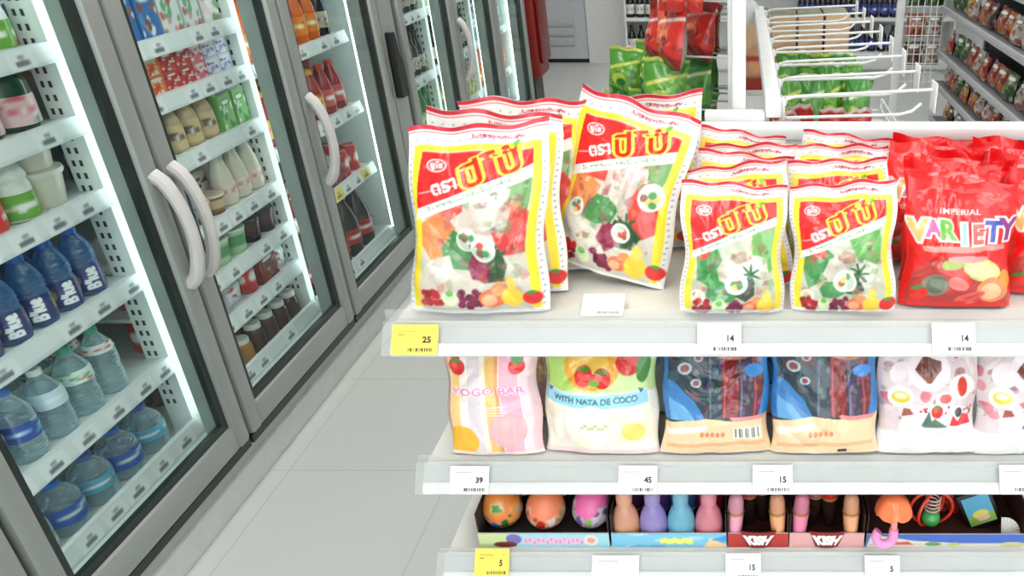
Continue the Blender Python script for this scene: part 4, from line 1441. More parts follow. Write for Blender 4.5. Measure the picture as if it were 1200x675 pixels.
# --------------------------- bags on the middle shelf
z2 = .7455
G2 = 'bags on the middle shelf'
ya = bag_mesh('yogurt_bar_bag', .150, .195, .045, art_yogo(), 120, 150, 51, .0036, vs=1.24, head=.04, mat=FILM, foot=.5)
na = bag_mesh('coconut_jelly_bag', .185, .200, .060, art_nata(), 140, 150, 52, .0046, vs=1.15, head=.05, mat=FILM, foot=.5)
b1 = bag_mesh('jelly_stick_bag', .172, .195, .045, art_blue(1), 130, 150, 53, .0050, vs=1.09, head=.05, mat=FILM, back=(.3, .5, .7), foot=.45)
b2 = bag_mesh('jelly_stick_bag', .172, .195, .045, art_blue(2), 130, 150, 54, .0050, vs=1.09, head=.05, mat=FILM, back=(.3, .5, .7), foot=.45)
ch1 = bag_mesh('chocolate_sweet_bag', .160, .195, .045, art_choco(1), 120, 150, 55, .0042, head=.05, mat=FILM, foot=.45)
ch2 = bag_mesh('chocolate_sweet_bag', .160, .195, .045, art_choco(4), 120, 150, 56, .0042, head=.05, mat=FILM, foot=.45)
put_bag('yogurt_bar_bag', ya, -.378, 1.001, z2, 1, 12, 0, 'clear bag of pink and orange yogurt bars at the left of the middle shelf', G2)
put_bag('yogurt_bar_bag', ya, -.330, 1.10, z2, -2, 10, 0, 'clear bag of yogurt bars half hidden behind the front one', G2)
put_bag('coconut_jelly_bag', na, -.214, 1.006, z2, -2, 13, 0, 'cream coconut jelly bag with a curved blue ribbon', G2)
put_bag('coconut_jelly_bag', na, -.205, 1.110, z2, 2, 11, 0, 'cream coconut jelly bag behind the front one', G2)
put_bag('jelly_stick_bag', b1, -.036, 1.002, z2, 3, 14, 1, 'blue and cream jelly stick bag with a barcode patch', G2)
put_bag('jelly_stick_bag', b2, .134, 1.001, z2, -2, 14, -2, 'blue and cream jelly stick bag without barcode, beside the white bags', G2)
put_bag('jelly_stick_bag', b2, -.045, 1.105, z2, -2, 11, 0, 'blue jelly stick bag behind the barcoded one', G2)
put_bag('jelly_stick_bag', b1, .120, 1.105, z2, -2, 11, 0, 'blue jelly stick bag behind the one without barcode', G2)
put_bag('chocolate_sweet_bag', ch1, .292, 1.003, z2, -2, 13, -2, 'white sweet bag showing a chocolate block, beside the blue bags', G2)
put_bag('chocolate_sweet_bag', ch2, .442, 1.003, z2, 1, 13, 0, 'white sweet bag showing a chocolate block at the right end', G2)
put_bag('chocolate_sweet_bag', ch2, .300, 1.105, z2, 1, 11, 0, 'white sweet bag behind the one beside the blue bags', G2)

# --------------------------- trays and toys on the lower shelf
z3 = .5525
TI = M('tray_inside', (.17, .15, .14), .6)


def tray(name, x0, x1, y0, y1, h, cv, label, hb=.07, inside=None, clearfront=False):
    w = x1 - x0
    t = thing(name, label, 'display tray', ((x0 + x1) / 2, y0, z3 + .0005), group='display trays on the lower shelf')
    a, d = w / 2, y1 - y0
    b = MB()
    b.box(-a, a, 0, d, 0, .002)
    b.box(-a, -a + .002, .0022, d, .0021, hb)
    b.box(a - .002, a, .0022, d, .0021, hb)
    b.box(-a + .002, a - .002, d - .002, d, .0021, hb + .02)
    b.build('tray_box', inside or TI, t)
    mb = MB()
    nx, nz = int(w / .0016), max(int(h / .0016), 8)
    U, V = np.meshgrid(np.linspace(0, 1, nx), np.linspace(0, 1, nz))
    mb.sheet(np.stack([(U - .5) * w, -.0006 + 0 * U, V * h], -1), nx, nz, cv)
    mb.box(-a, a, 0, .002, .0, h, (.8, .8, .8))
    mb.build('printed_front', PAPER, t)
    return t


rnd = random.Random(8)
c = Cv(300, 42, (.62, .84, .88))
c.rect(0, 0, .22, 1, (.78, .85, .62))
c.ell(.27, .6, .06, .05, (.48, .42, .68))
c.ell(.20, .2, .09, .03, (.45, .18, .15))
for k in range(14):
    c.ell(.36 + k * .033, .45 + .1 * math.sin(k * 2.3), .020, .038, (.90, .74, .84))
    c.ell(.36 + k * .033, .45 + .1 * math.sin(k * 2.3), .008, .02, (.78, .55, .74))
c.ell(.86, .5, .055, .055, (.92, .86, .82))
c.ell(.86, .5, .03, .03, (.86, .62, .58))
tray('egg_tray', -.433, -.216, .990, 1.20, .030, c.soft(1), 'pastel fronted tray holding the surprise eggs')
c = Cv(200, 42, (.50, .77, .88))
for k in range(10):
    c.ell(rnd.random(), rnd.random(), .08, .03, rnd.choice([(.68, .86, .92), (.36, .64, .84), (.82, .90, .93)]), .8)
for k in range(10):
    c.ell(.44 + k * .028, .45 + .06 * math.sin(k * 2), .02, .045, (.90, .90, .45))
c.poly([(.80, .0), (.86, .7), (.96, .3), (1, .1), (1, 0)], (.93, .80, .62))
c.poly([(.86, .5), (1., .9), (1., .4)], (.30, .60, .86))
tray('bottle_candy_tray', -.212, -.021, .990, 1.20, .030, c.soft(1), 'light blue fronted tray holding the bottle candies')
for (xa, xb, lab, bgc) in ((-.018, .082, 'dark red lipstick candy box beside the bottle candies', (.72, .22, .20)), (.084, .208, 'pale pink lipstick candy box beside the toy umbrella', (.88, .66, .66))):
    w = xb - xa
    tt = tray('lipstick_candy_box', xa, xb, .990, 1.20, .030, Cv(120, 40, bgc), lab, inside=M('box_dark_red', (.22, .08, .07), .6))
    # name plate that stands up at the front
    c = Cv(140, 90, (.40, .10, .10))
    c.poly([(0, .0), (1, .0), (1, 1), (0, 1)], (.52, .14, .13))
    c.text('KISH', .5, .5, .40, WHITE, .08, width=.86, warp=lambda x, y: (x * (1 + .75 * y), y - .25 * x * x))
    c.text('KISH', .5, .5, .30, (.93, .93, .92), .03, width=.78, warp=lambda x, y: (x * (1 + .75 * y), y - .25 * x * x))
    mb = MB()
    nx, nz = 80, 50
    U, V = np.meshgrid(np.linspace(-1, 1, nx), np.linspace(0, 1, nz))
    pw = .030
    Z = (.004 + V * .034)
    Xp = U * pw * (.62 + .38 * V)
    mb.sheet(np.stack([Xp, -.0030 - .004 * (1 - U ** 2), Z], -1), nx, nz, c)
    mb.sheet(np.stack([Xp, -.0012 - .003 * (1 - U ** 2), Z], -1), nx, nz, None, (.3, .1, .1), flip=True)
    mb.build('name_plate', PAPER, tt)
c = Cv(300, 42, (.28, .42, .76))
c.poly([(0, 0), (.03, 1), (.30, .50), (.6, .30), (1, .32), (1, 0)], (.86, .84, .80))
c.poly([(.02, .2), (.26, .45), (.30, .2)], (.86, .35, .28))
c.ell(.42, .25, .05, .02, (.35, .62, .30))
c.ell(.55, .22, .04, .02, (.70, .82, .45))
c.ell(.92, .2, .08, .03, (.80, .78, .60))
tray('toy_tray', .212, .478, .990, 1.20, .028, c.soft(1), 'blue fronted tray holding the toy umbrella and ball', inside=M('tray_dark_red', (.24, .10, .08), .6))


def egg_kind(cv, nm):
    pr = []
    for k in range(33):
        s = k / 32
        z = .072 * s
        th = math.acos(1 - 2 * s)
        r = .0305 * math.sin(th) * (1 + .10 * math.cos(th) * 1.0)
        pr.append((max(r, 0), z))
    return MB().lathe(pr, 72, cv=cv).mesh(nm, GLOSSPRINT, 80)


def egg_art(top, base, acc, seed):
    r_ = random.Random(seed)
    c = Cv(280, 100, base)
    for k in range(110):
        c.ell(r_.random(), r_.uniform(.0, .62), r_.uniform(.008, .035), r_.uniform(.008, .03), r_.choice(acc), .9, r_.random() * 3)
    c.ell(.46, .30, .035, .05, acc[0])
    c.ell(.55, .34, .03, .055, acc[1])
    c.rect(0, .70, 1, 1, top)
    c.ell(.5, .72, .12, .10, top)
    return c.soft(1)


EG = 'surprise eggs'
e1 = egg_art((.90, .52, .24), (.92, .62, .32), [(.22, .42, .78), (.15, .42, .25), (.85, .20, .14), (.55, .80, .86), (.12, .35, .28)], 1)
e1.rect(.44, .66, .58, .86, (.80, .72, .42))
e1.text('20.', .51, .76, .055, (.12, .50, .20), .06, width=.10)
e1.soft(1)
e2 = egg_art((.94, .52, .36), (.93, .56, .44), [(.72, .18, .12), (.85, .84, .78), (.50, .58, .38), (.92, .78, .70)], 2)
e3 = egg_art((.92, .42, .66), (.82, .76, .84), [(.45, .36, .58), (.55, .70, .40), (.88, .60, .70), (.30, .25, .38)], 3)
for nm, cv, x, y, rx, rz, lab in (('e1', e1, -.400, 1.045, .10, .0, 'multicolour surprise egg at the left end of its tray'), ('e2', e2, -.330, 1.034, -.1, .2, 'orange surprise egg in the middle of its tray'), ('e3', e3, -.257, 1.036, -.16, -.3, 'pink and lilac surprise egg at the right of its tray')):
    o = ob('surprise_egg', egg_kind(cv, 'surprise_egg'))
    o.scale = (1.08,) * 3
    o.location = (x, y, z3 + .006)
    o.rotation_euler = (rx, .12 if nm == 'e3' else -.1 if nm == 'e1' else .05, rz)
    tag(o, lab, 'egg', EG)
for i, (x, j) in enumerate(((-.395, 2), (-.325, 0), (-.255, 1))):
    o = ob('surprise_egg', bpy.data.objects['surprise_egg'].data if j == 0 else bpy.data.objects['surprise_egg.00%d' % j].data)
    o.location = (x, 1.115, z3 + .006)
    tag(o, 'surprise egg in the back row, behind the %s egg' % ('multicolour', 'orange', 'pink')[i], 'egg', EG)
# bottle shaped candies
CB = 'bottle candies'
for row in (0, 1):
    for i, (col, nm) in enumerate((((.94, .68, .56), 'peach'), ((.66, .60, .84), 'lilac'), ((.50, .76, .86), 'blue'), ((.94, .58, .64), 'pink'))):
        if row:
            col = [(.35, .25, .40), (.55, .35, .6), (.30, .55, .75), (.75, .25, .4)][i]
        t = thing('bottle_candy', f'{nm} pear-shaped bottle candy, {"front" if not row else "back"} row of its tray', 'candy', (-.190 + i * .0465, 1.014 + row * .06, z3 + .003), group=CB)
        t.scale = (1.06,) * 3
        pr = cprof([(.012, 0), (.020, .003), (.0222, .016), (.0222, .034), (.019, .050), (.012, .064), (.0100, .068), (.0105, .074)])
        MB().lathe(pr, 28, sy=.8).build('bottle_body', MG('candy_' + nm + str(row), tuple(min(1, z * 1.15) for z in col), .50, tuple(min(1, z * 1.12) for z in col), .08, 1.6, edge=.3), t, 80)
        MB().lathe([(.0125, .070), (.013, .082), (.010, .092), (0, .094)], 20).build('cap', solid('candycap_' + nm + str(row), tuple(z * .9 for z in col)), t)
        c = Cv(60, 16, (.80, .80, .55))
        c.ell(.5, .5, .3, .2, ((.62, .62, .2), (.45, .42, .62), (.85, .92, .93), (.88, .25, .2))[i])
        MB().lathe([(.0196, .004), (.0216, .012), (.0220, .017)], 36, cv=c, sy=.8).build('base_wrap', GLOSSPRINT, t, 80)
# lipstick candies
LC = 'lipstick candies'
for bx, cols in ((.032, [((.92, .62, .72), 'pink', -.040, 1.003), ((.80, .28, .45), 'magenta', -.018, 1.045), ((.28, .20, .12), 'brown', .010, 1.055), ((.93, .66, .48), 'orange', .034, 1.003)]),
                 (.146, [((.92, .52, .66), 'rose', -.046, 1.003), ((.78, .42, .60), 'mauve', -.020, 1.045), ((.88, .20, .16), 'red', .010, 1.040), ((.93, .66, .50), 'apricot', .042, 1.003)])):
    for (col, nm, dx, yy) in cols:
        t = thing('lipstick_candy', f'{nm} lipstick candy standing in the {"first" if bx < .1 else "second"} lipstick box', 'candy', (bx + dx, yy + .002, z3 + .003), (0, .04 * (1 if dx < 0 else -1), 0), LC)
        t.scale = (1.22, 1.22, 1.12)
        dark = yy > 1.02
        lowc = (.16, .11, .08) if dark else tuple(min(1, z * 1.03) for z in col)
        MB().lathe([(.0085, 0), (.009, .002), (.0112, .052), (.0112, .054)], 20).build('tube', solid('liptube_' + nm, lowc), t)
        MB().lathe([(.0118, .0545), (.0118, .058)], 20).build('collar', M('gold_collar', (.80, .62, .32), .3, metal=.6), t)
        MB().lathe(cprof([(.0105, .058), (.0108, .075), (.008, .086), (.002, .090), (0, .090)]), 20).build('candy_stick', solid('lipstick_' + nm, tuple(z * .85 for z in col)), t, 70)
# toy umbrella: canopy up, J handle down over the tray front
t = thing('toy_umbrella', 'orange toy umbrella with a pink hooked handle leaning over the tray front', 'toy', (.246, .966, z3 + .098), (R(-10), 0, 0))
vs, fs = [], []
n = 48
for j in range(9):
    s = j / 8
    for k in range(n):
        th = 2 * PI * k / n
        sc = 1 + .09 * abs(math.sin(th * 3)) * s
        r = .028 * math.sin(s * PI / 2) * sc
        vs.append((r * math.cos(th), r * math.sin(th), .034 - .030 * (1 - math.cos(s * PI / 2)) - .006 * abs(math.cos(th * 3)) * s ** 3))
for j in range(8):
    for k in range(n):
        fs.append((j * n + k, j * n + (k + 1) % n, (j + 1) * n + (k + 1) % n, (j + 1) * n + k))
MB().add(vs, fs).build('canopy', solid('umbrella_orange', (.96, .48, .28)), t, 80)
pts = [(.002, 0, .032), (.002, 0, .0), (.002, 0, -.032)]
MB().tube(pts, .0055, 12).build('shaft', solid('umbrella_shaft', (.96, .60, .58)), t)
pts = [(.002, 0, -.030)] + [(-.012 + .014 * math.cos(a), 0, -.044 - .014 * math.sin(a)) for a in np.linspace(0, PI * 1.25, 18)]
MB().tube(pts, .0075, 12).build('hooked_handle', solid('umbrella_pink', (.95, .58, .80)), t, 60)
# ball toy
t = thing('spring_ball_toy', 'green ball inside two red rings in the blue tray', 'toy', (.328, 1.035, z3 + .003))
MB().lathe([(.016 * math.sin(PI * k / 16), .018 + .002 - .016 * math.cos(PI * k / 16)) for k in range(17)], 28).build('ball', solid('ball_green', (.30, .70, .36)), t, 80)
for nm, ry, rr in (('ring', .0, .036), ('ring', .7, .034)):
    pts = [(rr * math.cos(a) * math.cos(ry), rr * math.cos(a) * math.sin(ry) + .004, .038 + rr * math.sin(a) * .98) for a in np.linspace(0, 2 * PI, 33)]
    MB().tube(pts, .0028, 8).build(nm, solid('ring_red', (.90, .24, .14)), t, 60)
pts = [(.012 * math.cos(a * 5), .012 * math.sin(a * 5), .037 + .006 * a) for a in np.linspace(0, 5, 60)]
MB().tube(pts, .0015, 6).build('wire_coil', solid('coil_pale', (.86, .72, .68)), t)
# dark pack and pale fan at the right of the tray
t = thing('boxed_toy', 'dark boxed toy with a blue and green card at the right of the tray', 'toy', (.425, 1.030, z3 + .003), (R(-10), R(-24), 0))
MB().box(-.030, .030, 0, .026, .0, .075, bev=.003).build('pack', BLACK, t)
c = Cv(70, 80, (.35, .66, .80))
c.rect(0, 0, 1, .35, (.55, .72, .35))
c.ell(.5, .35, .3, .16, (.88, .84, .35))
c.ell(.55, .2, .25, .12, (.90, .75, .68))
U, V = np.meshgrid(np.linspace(-.023, .023, 30), np.linspace(.012, .068, 36))
MB().sheet(np.stack([U, U * 0 - .0008, V], -1), 30, 36, c.soft(1)).build('picture_card', PAPER, t)
fan = [(0, 0, 0)] + [(.034 * math.cos(a), -.002 * (k % 2), .034 * math.sin(a)) for k, a in enumerate(np.linspace(.2, 2.2, 21))]
fn = MB()
fb = [(x, y + .0012, z) for x, y, z in fan]
fn.add(fan + fb, [(0, k, k + 1) for k in range(1, 21)] + [(22, 22 + k + 1, 22 + k) for k in range(1, 21)] + [(k, 22 + k, 22 + k + 1, k + 1) for k in range(1, 21)])
o = fn.build('paper_fan', M('fan_pale', (.84, .84, .82), .5))
o.location = (.442, 1.005, z3 + .010)
o.rotation_euler = (R(-20), R(35), 0)
tag(o, 'small pale pleated fan in front of the dark boxed toy', 'toy')
for i, (x, y) in enumerate(((.375, 1.07), (.395, 1.10))):
    o = ob('toy_bag', bag_mesh('toy_bag', .05, .085, .022, art_pack(60 + i, (.42, .10, .10), [(.70, .20, .18), (.25, .08, .08), (.6, .4, .3)]), 30, 40, 60 + i, .002, mat=FILM))
    o.location = (x, y, z3 + .003)
    tag(o, ('small dark red toy bag between the ball toy and the boxed toy', 'small dark red toy bag behind the boxed toy')[i], 'bag', 'small toy bags')

# ------------------------------------------------------------------ the aisle rack behind: spine, hooks and hanging packs
t = thing('aisle_rack', 'long white aisle rack with a spine of posts behind the sweets display', 'rack', (0, 2.4, 0))
pl = lambda o: setattr(o, 'location', Vector(o.location) - Vector((0, 2.4, 0)))
for y in (1.42, 2.44, 3.5):
    pl(MB().box(-.012, .012, y - .014, y + .014, .0, 1.95, bev=.002).build('spine_post', WHITEMETAL, t))
pl(MB().box(-.42, .44, 1.385, 3.55, .0, .16, bev=.004).build('base_deck', WHITEMETAL, t))
pl(MB().box(.046, .074, 1.375, 2.52, 1.175, 1.205, bev=.003).build('hook_bar', WHITEMETAL, t))
pl(MB().box(-.020, -.0125, 1.45, 3.48, .82, 1.75).build('peg_panel', WHITEMETAL, t))
br = MB()
for y0 in (2.44,):
    br.add([(.0, y0 + .015, 1.16), (.06, y0 + .015, 1.16), (.06, y0 + .015, 1.21), (.0, y0 + .015, 1.28), (.0, y0 + .021, 1.16), (.06, y0 + .021, 1.16), (.06, y0 + .021, 1.21), (.0, y0 + .021, 1.28)],
           [(0, 1, 2, 3), (7, 6, 5, 4), (0, 4, 5, 1), (1, 5, 6, 2), (2, 6, 7, 3), (3, 7, 4, 0)])
pl(br.build('gusset', WHITEMETAL, t))
pl(MB().box(-.06, .045, 1.372, 1.40, 1.155, 1.185, bev=.002).build('end_clip', WHITEMETAL, t))
pl(MB().box(-.008, .008, 1.46, 3.5, .16, .80).build('center_panel', M('rack_panel', (.55, .56, .56), .5), t))
for z in (.90,):
    pl(MB().box(.012, .42, 2.72, 3.5, z - .014, z, bev=.002).build('shelf', SHELFWHITE, t))
HK = 'price-tag hooks on the aisle rack'
hm = MB()
hm.tube([(0, 0, -.012), (.004, 0, .0), (.02, 0, .004), (.262, 0, .014)], .0028, 8)
lo = MB().tube([(0, 0, -.03), (.004, 0, -.034), (.205, 0, -.030), (.228, 0, -.024), (.243, 0, -.010)], .0030, 8)
tp = MB().box(.262, .2645, -.019, .019, -.024, .028, bev=.001)
ht = MB().box(-.006, .0, -.012, .012, -.036, .0, bev=.001)
pm = [('upper_arm', hm.mesh('upper_arm', WHITEMETAL)), ('lower_prong', lo.mesh('lower_prong', WHITEMETAL)), ('tag_plate', tp.mesh('tag_plate', M('tag_plate_white', (.90, .91, .92), .4))), ('mount', ht.mesh('mount', WHITEMETAL))]
hk = Kind('display_hook', 'hook', pm)
for i in range(8):
    hk.put((.0805, 1.40 + .148 * i, 1.203), (0, 0, R(2)), f'empty white display hook with tag plate, {ORD[i]} from the sweets display', HK)

# hanging snack pouches, left side
def art_pouch(seed, top, mid, acc):
    r_ = random.Random(seed)
    c = Cv(80, 110, mid)
    c.poly([(0, .62), (1, .80), (1, 1), (0, 1)], top)
    c.poly([(0, .56), (1, .74), (1, .80), (0, .62)], acc[0])
    c.poly([(0, 0), (1, 0), (1, .16), (0, .30)], acc[1])
    for k in range(12):
        c.ell(r_.random(), r_.uniform(.1, .6), r_.uniform(.05, .14), r_.uniform(.03, .10), r_.choice(acc[1:]), .7, r_.random() * 3)
    c.ell(.45, .42, .22, .15, acc[2])
    c.ell(.52, .36, .15, .10, acc[1])
    c.rect(0, .95, 1, 1, acc[0])
    return c.soft(2)


redp = art_pouch(71, (.72, .10, .08), (.80, .17, .12), [(.88, .80, .76), (.58, .07, .08), (.90, .48, .36), (.70, .30, .14)])
orgp = art_pouch(72, (.86, .34, .22), (.90, .44, .30), [(.93, .82, .76), (.78, .16, .12), (.95, .66, .50), (.86, .26, .16)])
grnp = art_pouch(73, (.30, .58, .18), (.40, .64, .20), [(.80, .84, .40), (.16, .42, .14), (.70, .78, .26), (.28, .52, .16)])
grn2 = art_pouch(74, (.26, .55, .22), (.36, .62, .26), [(.86, .90, .72), (.14, .40, .18), (.62, .76, .34), (.22, .48, .20)])
pk = {}
for nm, cv, bk in (('red', redp, (.75, .72, .70)), ('orange', orgp, (.78, .74, .72)), ('green', grnp, (.45, .66, .3)), ('bright green', grn2, (.45, .66, .35))):
    pk[nm] = bag_mesh('snack_pouch', .150, .200, .062, cv, 44, 56, len(nm) + 80, .005, back=bk, head=.10, mat=FILM, wave=.01)
HG = 'snack pouches hanging on the left of the aisle rack'
rnd = random.Random(4)


def pouch(nm, x, y, z, yaw, label, grp, tilt=0, sc=1., name='snack_pouch'):
    o = ob(name, pk[nm])
    o.location = (x, y, z)
    o.rotation_euler = (R(tilt), R(rnd.uniform(-5, 5)), R(yaw))
    o.scale = (sc,) * 3
    return tag(o, label, 'pouch', grp)


lx = [-.29, -.22, -.155, -.092]
YC = (1.65, 1.85, 2.05, 2.27, 2.50, 2.74)
ROWN = ('lowest', 'second', 'third', 'fourth', 'top')
UP = (.12, .09, .06, .02, -.03, -.08)
ROWS5 = ((.86, ('green', 'bright green', 'green')), (.97, ('bright green', 'green', 'green')), (1.08, ('red', 'red', 'orange')), (1.19, ('red', 'orange', 'red')), (1.30, ('orange', 'red', 'red')))
for r_, (z0, names) in enumerate(ROWS5):
    for ci, y in enumerate(YC):
        for k in range(4):
            nm = names[(k * 2 + ci) % 3]
            if k < (2, 1, 0, 0, 0, 0)[ci] - (r_ == 0 and ci < 2):
                continue
            if r_ > 1 and k == 0:
                continue
            if r_ == 1 and ci > 2 and k == 0:
                nm = 'red'
            x = (lx[k] + .06) * (1.08, 1., .80, .66, .54)[r_] - .06 - .006 * ci + rnd.uniform(-.008, .008)
            pouch(nm, x, y + rnd.uniform(-.015, .015) + .09 * (k % 2), z0 + UP[ci] + rnd.uniform(-.012, .012), -42 + rnd.uniform(-28, 28),
                  f'{nm} snack pouch, {ORD[k - (r_ > 1)]} from the aisle, {ROWN[r_]} row, {ORD[ci]} peg from front', HG, tilt=-8, sc=.66)
# pegs that carry them
pg = MB().tube([(0, 0, 0), (-.10, 0, .004), (-.106, 0, .010)], .0022, 6).mesh('peg_hook', WHITEMETAL)
for r_, z0 in enumerate([q[0] + .128 for q in ROWS5]):
    for ci, y in enumerate(YC):
        z = z0 + UP[ci]
        o = ob('peg_hook', pg)
        o.location = (-.024, y + .03, z)
        tag(o, f'white wire peg on the left of the rack, {ROWN[r_]} row, {ORD[ci]} from front', 'hook', 'wire pegs on the aisle rack')
# right side: green and red packs below the hooks
rnd = random.Random(31)
for row, y in enumerate((2.16, 2.26, 2.36)):
    for k in range(4):
        nm = ('green', 'bright green')[(k + row) % 2]
        o = pouch(nm, .135 + k * .058 + rnd.uniform(-.006, .006), y + rnd.uniform(-.015, .015), .914, rnd.uniform(-25, 25), f'{nm} snack pouch below the empty hooks, {ORD[k]} from the spine, {("front", "middle", "rear")[row]} row', 'green pouches below the hooks')
        o.scale = (.52, .75, .84 + .05 * row)
for row, y in enumerate((1.68, 1.80)):
    for k in range(4):
        o = pouch('red', .085 + k * .064 + rnd.uniform(-.008, .008), y + rnd.uniform(-.02, .02), .914, rnd.uniform(-40, 10), f'slim red snack pouch below the hooks, {ORD[k]} from the spine, {("front", "rear")[row]} row', 'red pouches below the hooks')
        o.scale = (.42, .7, .80 + .07 * rnd.random())
t = thing('wire_shelf_basket', 'white wire shelf below the hooks carrying red and green pouches', 'shelf', (.24, 2.04, .91))
w = MB()
for k in range(9):
    x = -.20 + .4 * k / 8
    w.tube([(x, -.42, 0), (x, .42, 0)], .003, 6)
for k in range(8):
    y = -.42 + .84 * k / 7
    w.tube([(-.232, y, -.005), (.2, y, -.005)], .003, 6)
w.build('wire_deck', WHITEMETAL, t)
MB().tube([(.2, -.42, 0), (.2, -.42, .03), (.2, .42, .03), (.2, .42, 0)], .0032, 6).build('front_wire', WHITEMETAL, t)
# tall tan cartons on the far shelf
K['tall_tan'] = carton('tall_juice_carton', 'carton', .080, .07, .245, (lambda c: c.poly([(0, 1), (1, 1), (1, .72), (0, .55)], (.80, .66, .52)).ell(.5, .36, .34, .26, (.86, .62, .46)).rect(0, .40, 1, .46, (.62, .20, .16)).rect(0, 0, 1, .18, (.58, .16, .14)).soft(1))(Cv(60, 120, (.74, .58, .44))), Cv(4, 4, (.60, .42, .30)), top=(.30, .40, .32))
for i in range(4):
    K['tall_tan'].put((.062 + .088 * i, 2.78, .9005), R(rnd.uniform(-2, 2)), f'tall tan juice carton on the rack shelf, {ORD[i]} from the spine, front row', 'tall tan cartons')
    K['tall_tan'].put((.062 + .088 * i, 2.88, .9005), R(rnd.uniform(-2, 2)), f'tall tan juice carton on the rack shelf, {ORD[i]} from the spine, rear row', 'tall tan cartons')

# ------------------------------------------------------------------ back wall shelving
t = thing('back_wall_shelving', 'low white shelving with dark bottles along the back wall', 'shelving', (0, 7.38, 0))
bs = [.165, .455, .735, 1.02, 1.30]
MB().box(-1.035, 1.9, -.19, .20, .03, .165, bev=.004).box(-1.0, 1.87, -.15, .18, 0, .03).build('base', WHITEMETAL, t)
MB().box(-1.0, 1.9, .19, .205, .165, 1.6).build('back_board', WHITEMETAL, t)
MB().box(-1.0, -.985, -.10, .19, .165, 1.6).build('side_panel', WHITEMETAL, t)
MB().box(1.885, 1.9, -.10, .19, .165, 1.6).build('side_panel', WHITEMETAL, t)
for z in bs[1:]:
    MB().box(-.985, 1.885, -.12, .19, z - .03, z, bev=.003).build('shelf', WHITEMETAL, t)
wine = bottle('dark_liquor_bottle', 'bottle', [(.030, 0), (.038, .004), (.039, .02), (.039, .13), (.016, .17), (.014, .21)], solid('liquor_black', (.02, .025, .03)), (.016, .205, .222, (.06, .06, .06)),
              (.03, .11, label_cv((.78, .80, .78), [(.5, .5, .48), (.92, .92, .9)], 50)))
wine2 = bottle('blue_cap_bottle', 'bottle', [(.030, 0), (.038, .004), (.039, .02), (.039, .13), (.016, .17), (.014, .21)], solid('liquor_blue', (.03, .04, .09)), (.016, .205, .222, (.12, .16, .42)),
               (.03, .11, label_cv((.16, .22, .52), [(.5, .55, .75), (.1, .12, .25)], 51)))
nb = 0
for li, z in enumerate((.1655, .4555, .7355)):
    for i in range(4):
        wine.put((-.95 + i * .085, 7.32, z), 0, f'black bottle at the left end of the back shelving, {ORD[i]} along, {("lowest", "second", "third")[li]} shelf', 'black bottles on the back wall')
    for i in range(10):
        wine2.put((.55 + i * .09, 7.32, z), 0, f'blue-black bottle on the back shelving, {ORD[i]} beyond the aisle rack, {("lowest", "second", "third")[li]} shelf', 'blue bottles on the back wall')

# ------------------------------------------------------------------ right aisle rack with packs
RX = 1.30
t = thing('right_aisle_rack', 'grey shelving rack full of small packs along the right aisle', 'rack', (1.55, 3.6, 0))
pr2 = lambda o: setattr(o, 'location', Vector(o.location) - Vector((1.55, 3.6, 0)))
pr2(MB().box(1.62, 1.64, 2.0, 5.4, 0, 1.75).build('back_panel', M('rack_grey', (.20, .20, .21), .5), t))  # rack colours darkened to stand in for lower light on this side
pr2(MB().box(RX + .02, 1.62, 2.0, 5.4, 0, .085, bev=.003).build('base', WHITEMETAL, t))
RL = [.095, .335, .535, .81, 1.06]
for z in RL:
    so = MB().box(RX + .012, 1.62, 2.0, 5.4, z - .012, z, bev=.002).build('shelf', M('rack_shelf', (.45, .46, .47), .45), t)
    pr2(so)
    MB().box(RX, RX + .012, 2.0, 5.4, z - .030, z + .008, bev=.002).build('price_rail', M('rack_rail', (.66, .67, .69), .4), so)
for y in (2.02, 3.7, 5.38):
    pr2(MB().box(1.60, 1.64, y - .02, y + .02, 0, 1.9, bev=.002).build('post', WHITEMETAL, t))
rp = {}
specs = {'red': ((.66, .18, .12), [(.86, .50, .30), (.40, .10, .08), (.85, .80, .70)]), 'orange': ((.80, .40, .15), [(.90, .70, .35), (.55, .15, .08), (.9, .86, .75)]),
         'green': ((.22, .42, .20), [(.60, .68, .30), (.10, .25, .12), (.80, .80, .70)]), 'yellow': ((.82, .66, .22), [(.92, .85, .50), (.60, .25, .12), (.9, .88, .8)]),
         'blue': ((.20, .40, .66), [(.60, .78, .88), (.10, .20, .42), (.9, .9, .9)]), 'white': ((.80, .76, .72), [(.75, .35, .25), (.5, .45, .4), (.93, .92, .9)]), 'brown': ((.34, .22, .16), [(.62, .42, .25), (.18, .12, .1), (.75, .6, .4)])}
for i, (nm, (bg, acc)) in enumerate(specs.items()):
    bg = tuple(z * .8 for z in bg)  # pack colours dimmed too, the lower light is put into the print
    acc = [tuple(z * .78 for z in q) for q in acc]
    rp[nm] = bag_mesh('small_snack_pack', .125, .150, .05, art_pack(90 + i, bg, acc, 16), 30, 36, 90 + i, .003, back=bg, mat=FILM, wave=.006)
seq = ['red', 'orange', 'green', 'red', 'white', 'brown', 'red', 'green', 'orange', 'yellow', 'red', 'white']
rnd = random.Random(12)
RG = 'small packs on the right aisle rack'
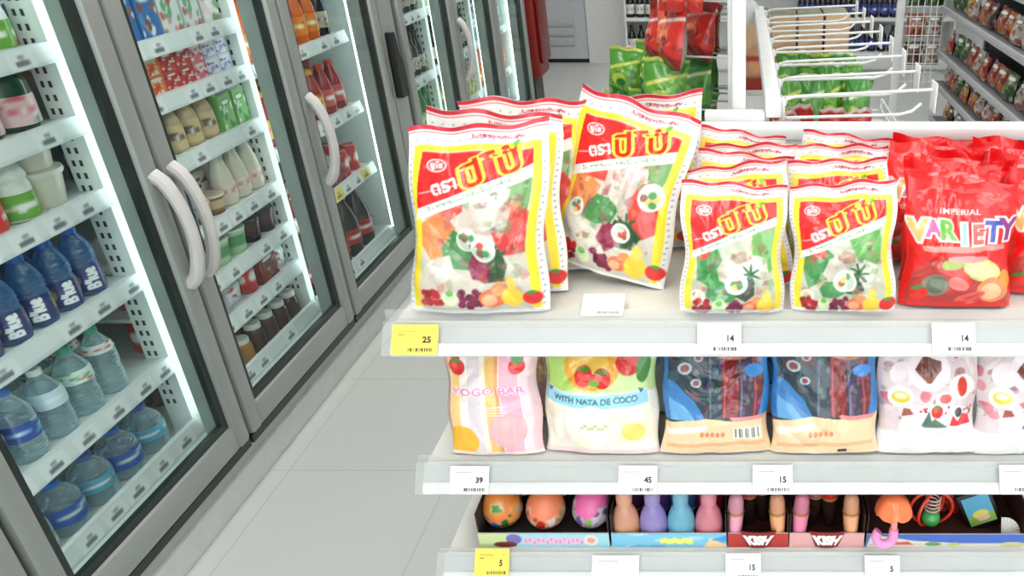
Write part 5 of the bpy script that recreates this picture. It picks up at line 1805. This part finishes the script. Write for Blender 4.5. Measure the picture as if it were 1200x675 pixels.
for li, z in enumerate(RL):
    for i in range(22):
        nm = seq[(i * 5 + li * 7 + rnd.randint(0, 2)) % 12]
        if li == 0:
            nm = ['brown', 'green', 'brown', 'yellow', 'red'][i % 5] if i < 12 else nm
        if li in (1, 2) and i < 10:
            nm = ['blue', 'red', 'orange', 'blue', 'white', 'red', 'green'][(i + li) % 7]
        o = ob('small_snack_pack', rp[nm])
        o.location = (RX + .065 + rnd.uniform(-.01, .01), 2.1 + i * .150 + rnd.uniform(-.008, .008), z + .0065)
        o.rotation_euler = (R(-rnd.uniform(4, 14)), 0, R(-90 + rnd.uniform(-8, 8)))
        o.scale = (1, 1, .9 + .0 * i)
        nth = ORD[i] if i < 20 else ('twenty-first', 'twenty-second')[i - 20]
        tag(o, f'{nm} snack pack on the right aisle rack, {nth} from the near end, {("bottom", "second", "third", "fourth", "top")[li]} shelf', 'pack', RG)
# wire grid stand at the end of the right rack
t = thing('wire_grid_stand', 'white post with a wire grid panel at the end of the right rack', 'stand', (1.15, 5.44, 0))
MB().box(-.125, -.075, -.02, .02, .0, 1.95, bev=.003).build('post', WHITEMETAL, t)
MB().box(-.16, .02, -.15, .15, .0, .012, bev=.003).build('foot_plate', WHITEMETAL, t)
g = MB()
for k in range(6):
    g.tube([(-.03 + k * .042, 0, .30), (-.03 + k * .042, 0, 1.9)], .0035, 6)
for k in range(27):
    g.tube([(-.075, -.004, .32 + k * .06), (.19, -.004, .32 + k * .06)], .0030, 6)
g.build('grid_panel', WHITEMETAL, t)
gp = [('green', 0, .80), ('green', .12, .80), ('orange', 0, .98), ('red', .12, .98), ('orange', 0, .60), ('white', .12, .60), ('brown', 0, .42), ('white', .12, .42)]
for i, (nm, dx, z) in enumerate(gp):
    o = ob('hanging_pack', rp[nm])
    o.location = (1.17 + dx, 5.50, z)
    o.rotation_euler = (0, 0, 0)
    tag(o, f'{nm} pack hanging behind the wire grid, {("left", "right")[i % 2]} one of the {ORD[i // 2]} pair', 'pack', 'packs behind the wire grid')

# ------------------------------------------------------------------ camera, world, view
cam = bpy.data.cameras.new('camera')
co = bpy.data.objects.new('camera', cam)
COL.objects.link(co)
cam.sensor_width = 36.
cam.lens = 936 / 1200 * 36
cam.shift_x = (600 - 866) / 1200
cam.clip_start = .02
co.location = (0, 0, 1.55)
co.rotation_euler = (R(90) - math.atan(482 / 936), 0, 0)
SC.camera = co
w = bpy.data.worlds.new('world')
SC.world = w
w.use_nodes = True
w.node_tree.nodes['Background'].inputs[0].default_value = (.9, .95, 1, 1)
w.node_tree.nodes['Background'].inputs[1].default_value = .3
SC.view_settings.view_transform = 'Standard'
SC.view_settings.look = 'None'
SC.view_settings.gamma = 1.
SC.view_settings.exposure = .34
SC.view_settings.use_curve_mapping = False
SC.cycles.use_denoising = True
SC.cycles.max_bounces = 8
SC.cycles.diffuse_bounces = 4
SC.cycles.glossy_bounces = 3
SC.cycles.transparent_max_bounces = 24
SC.cycles.caustics_reflective = False
SC.cycles.caustics_refractive = False
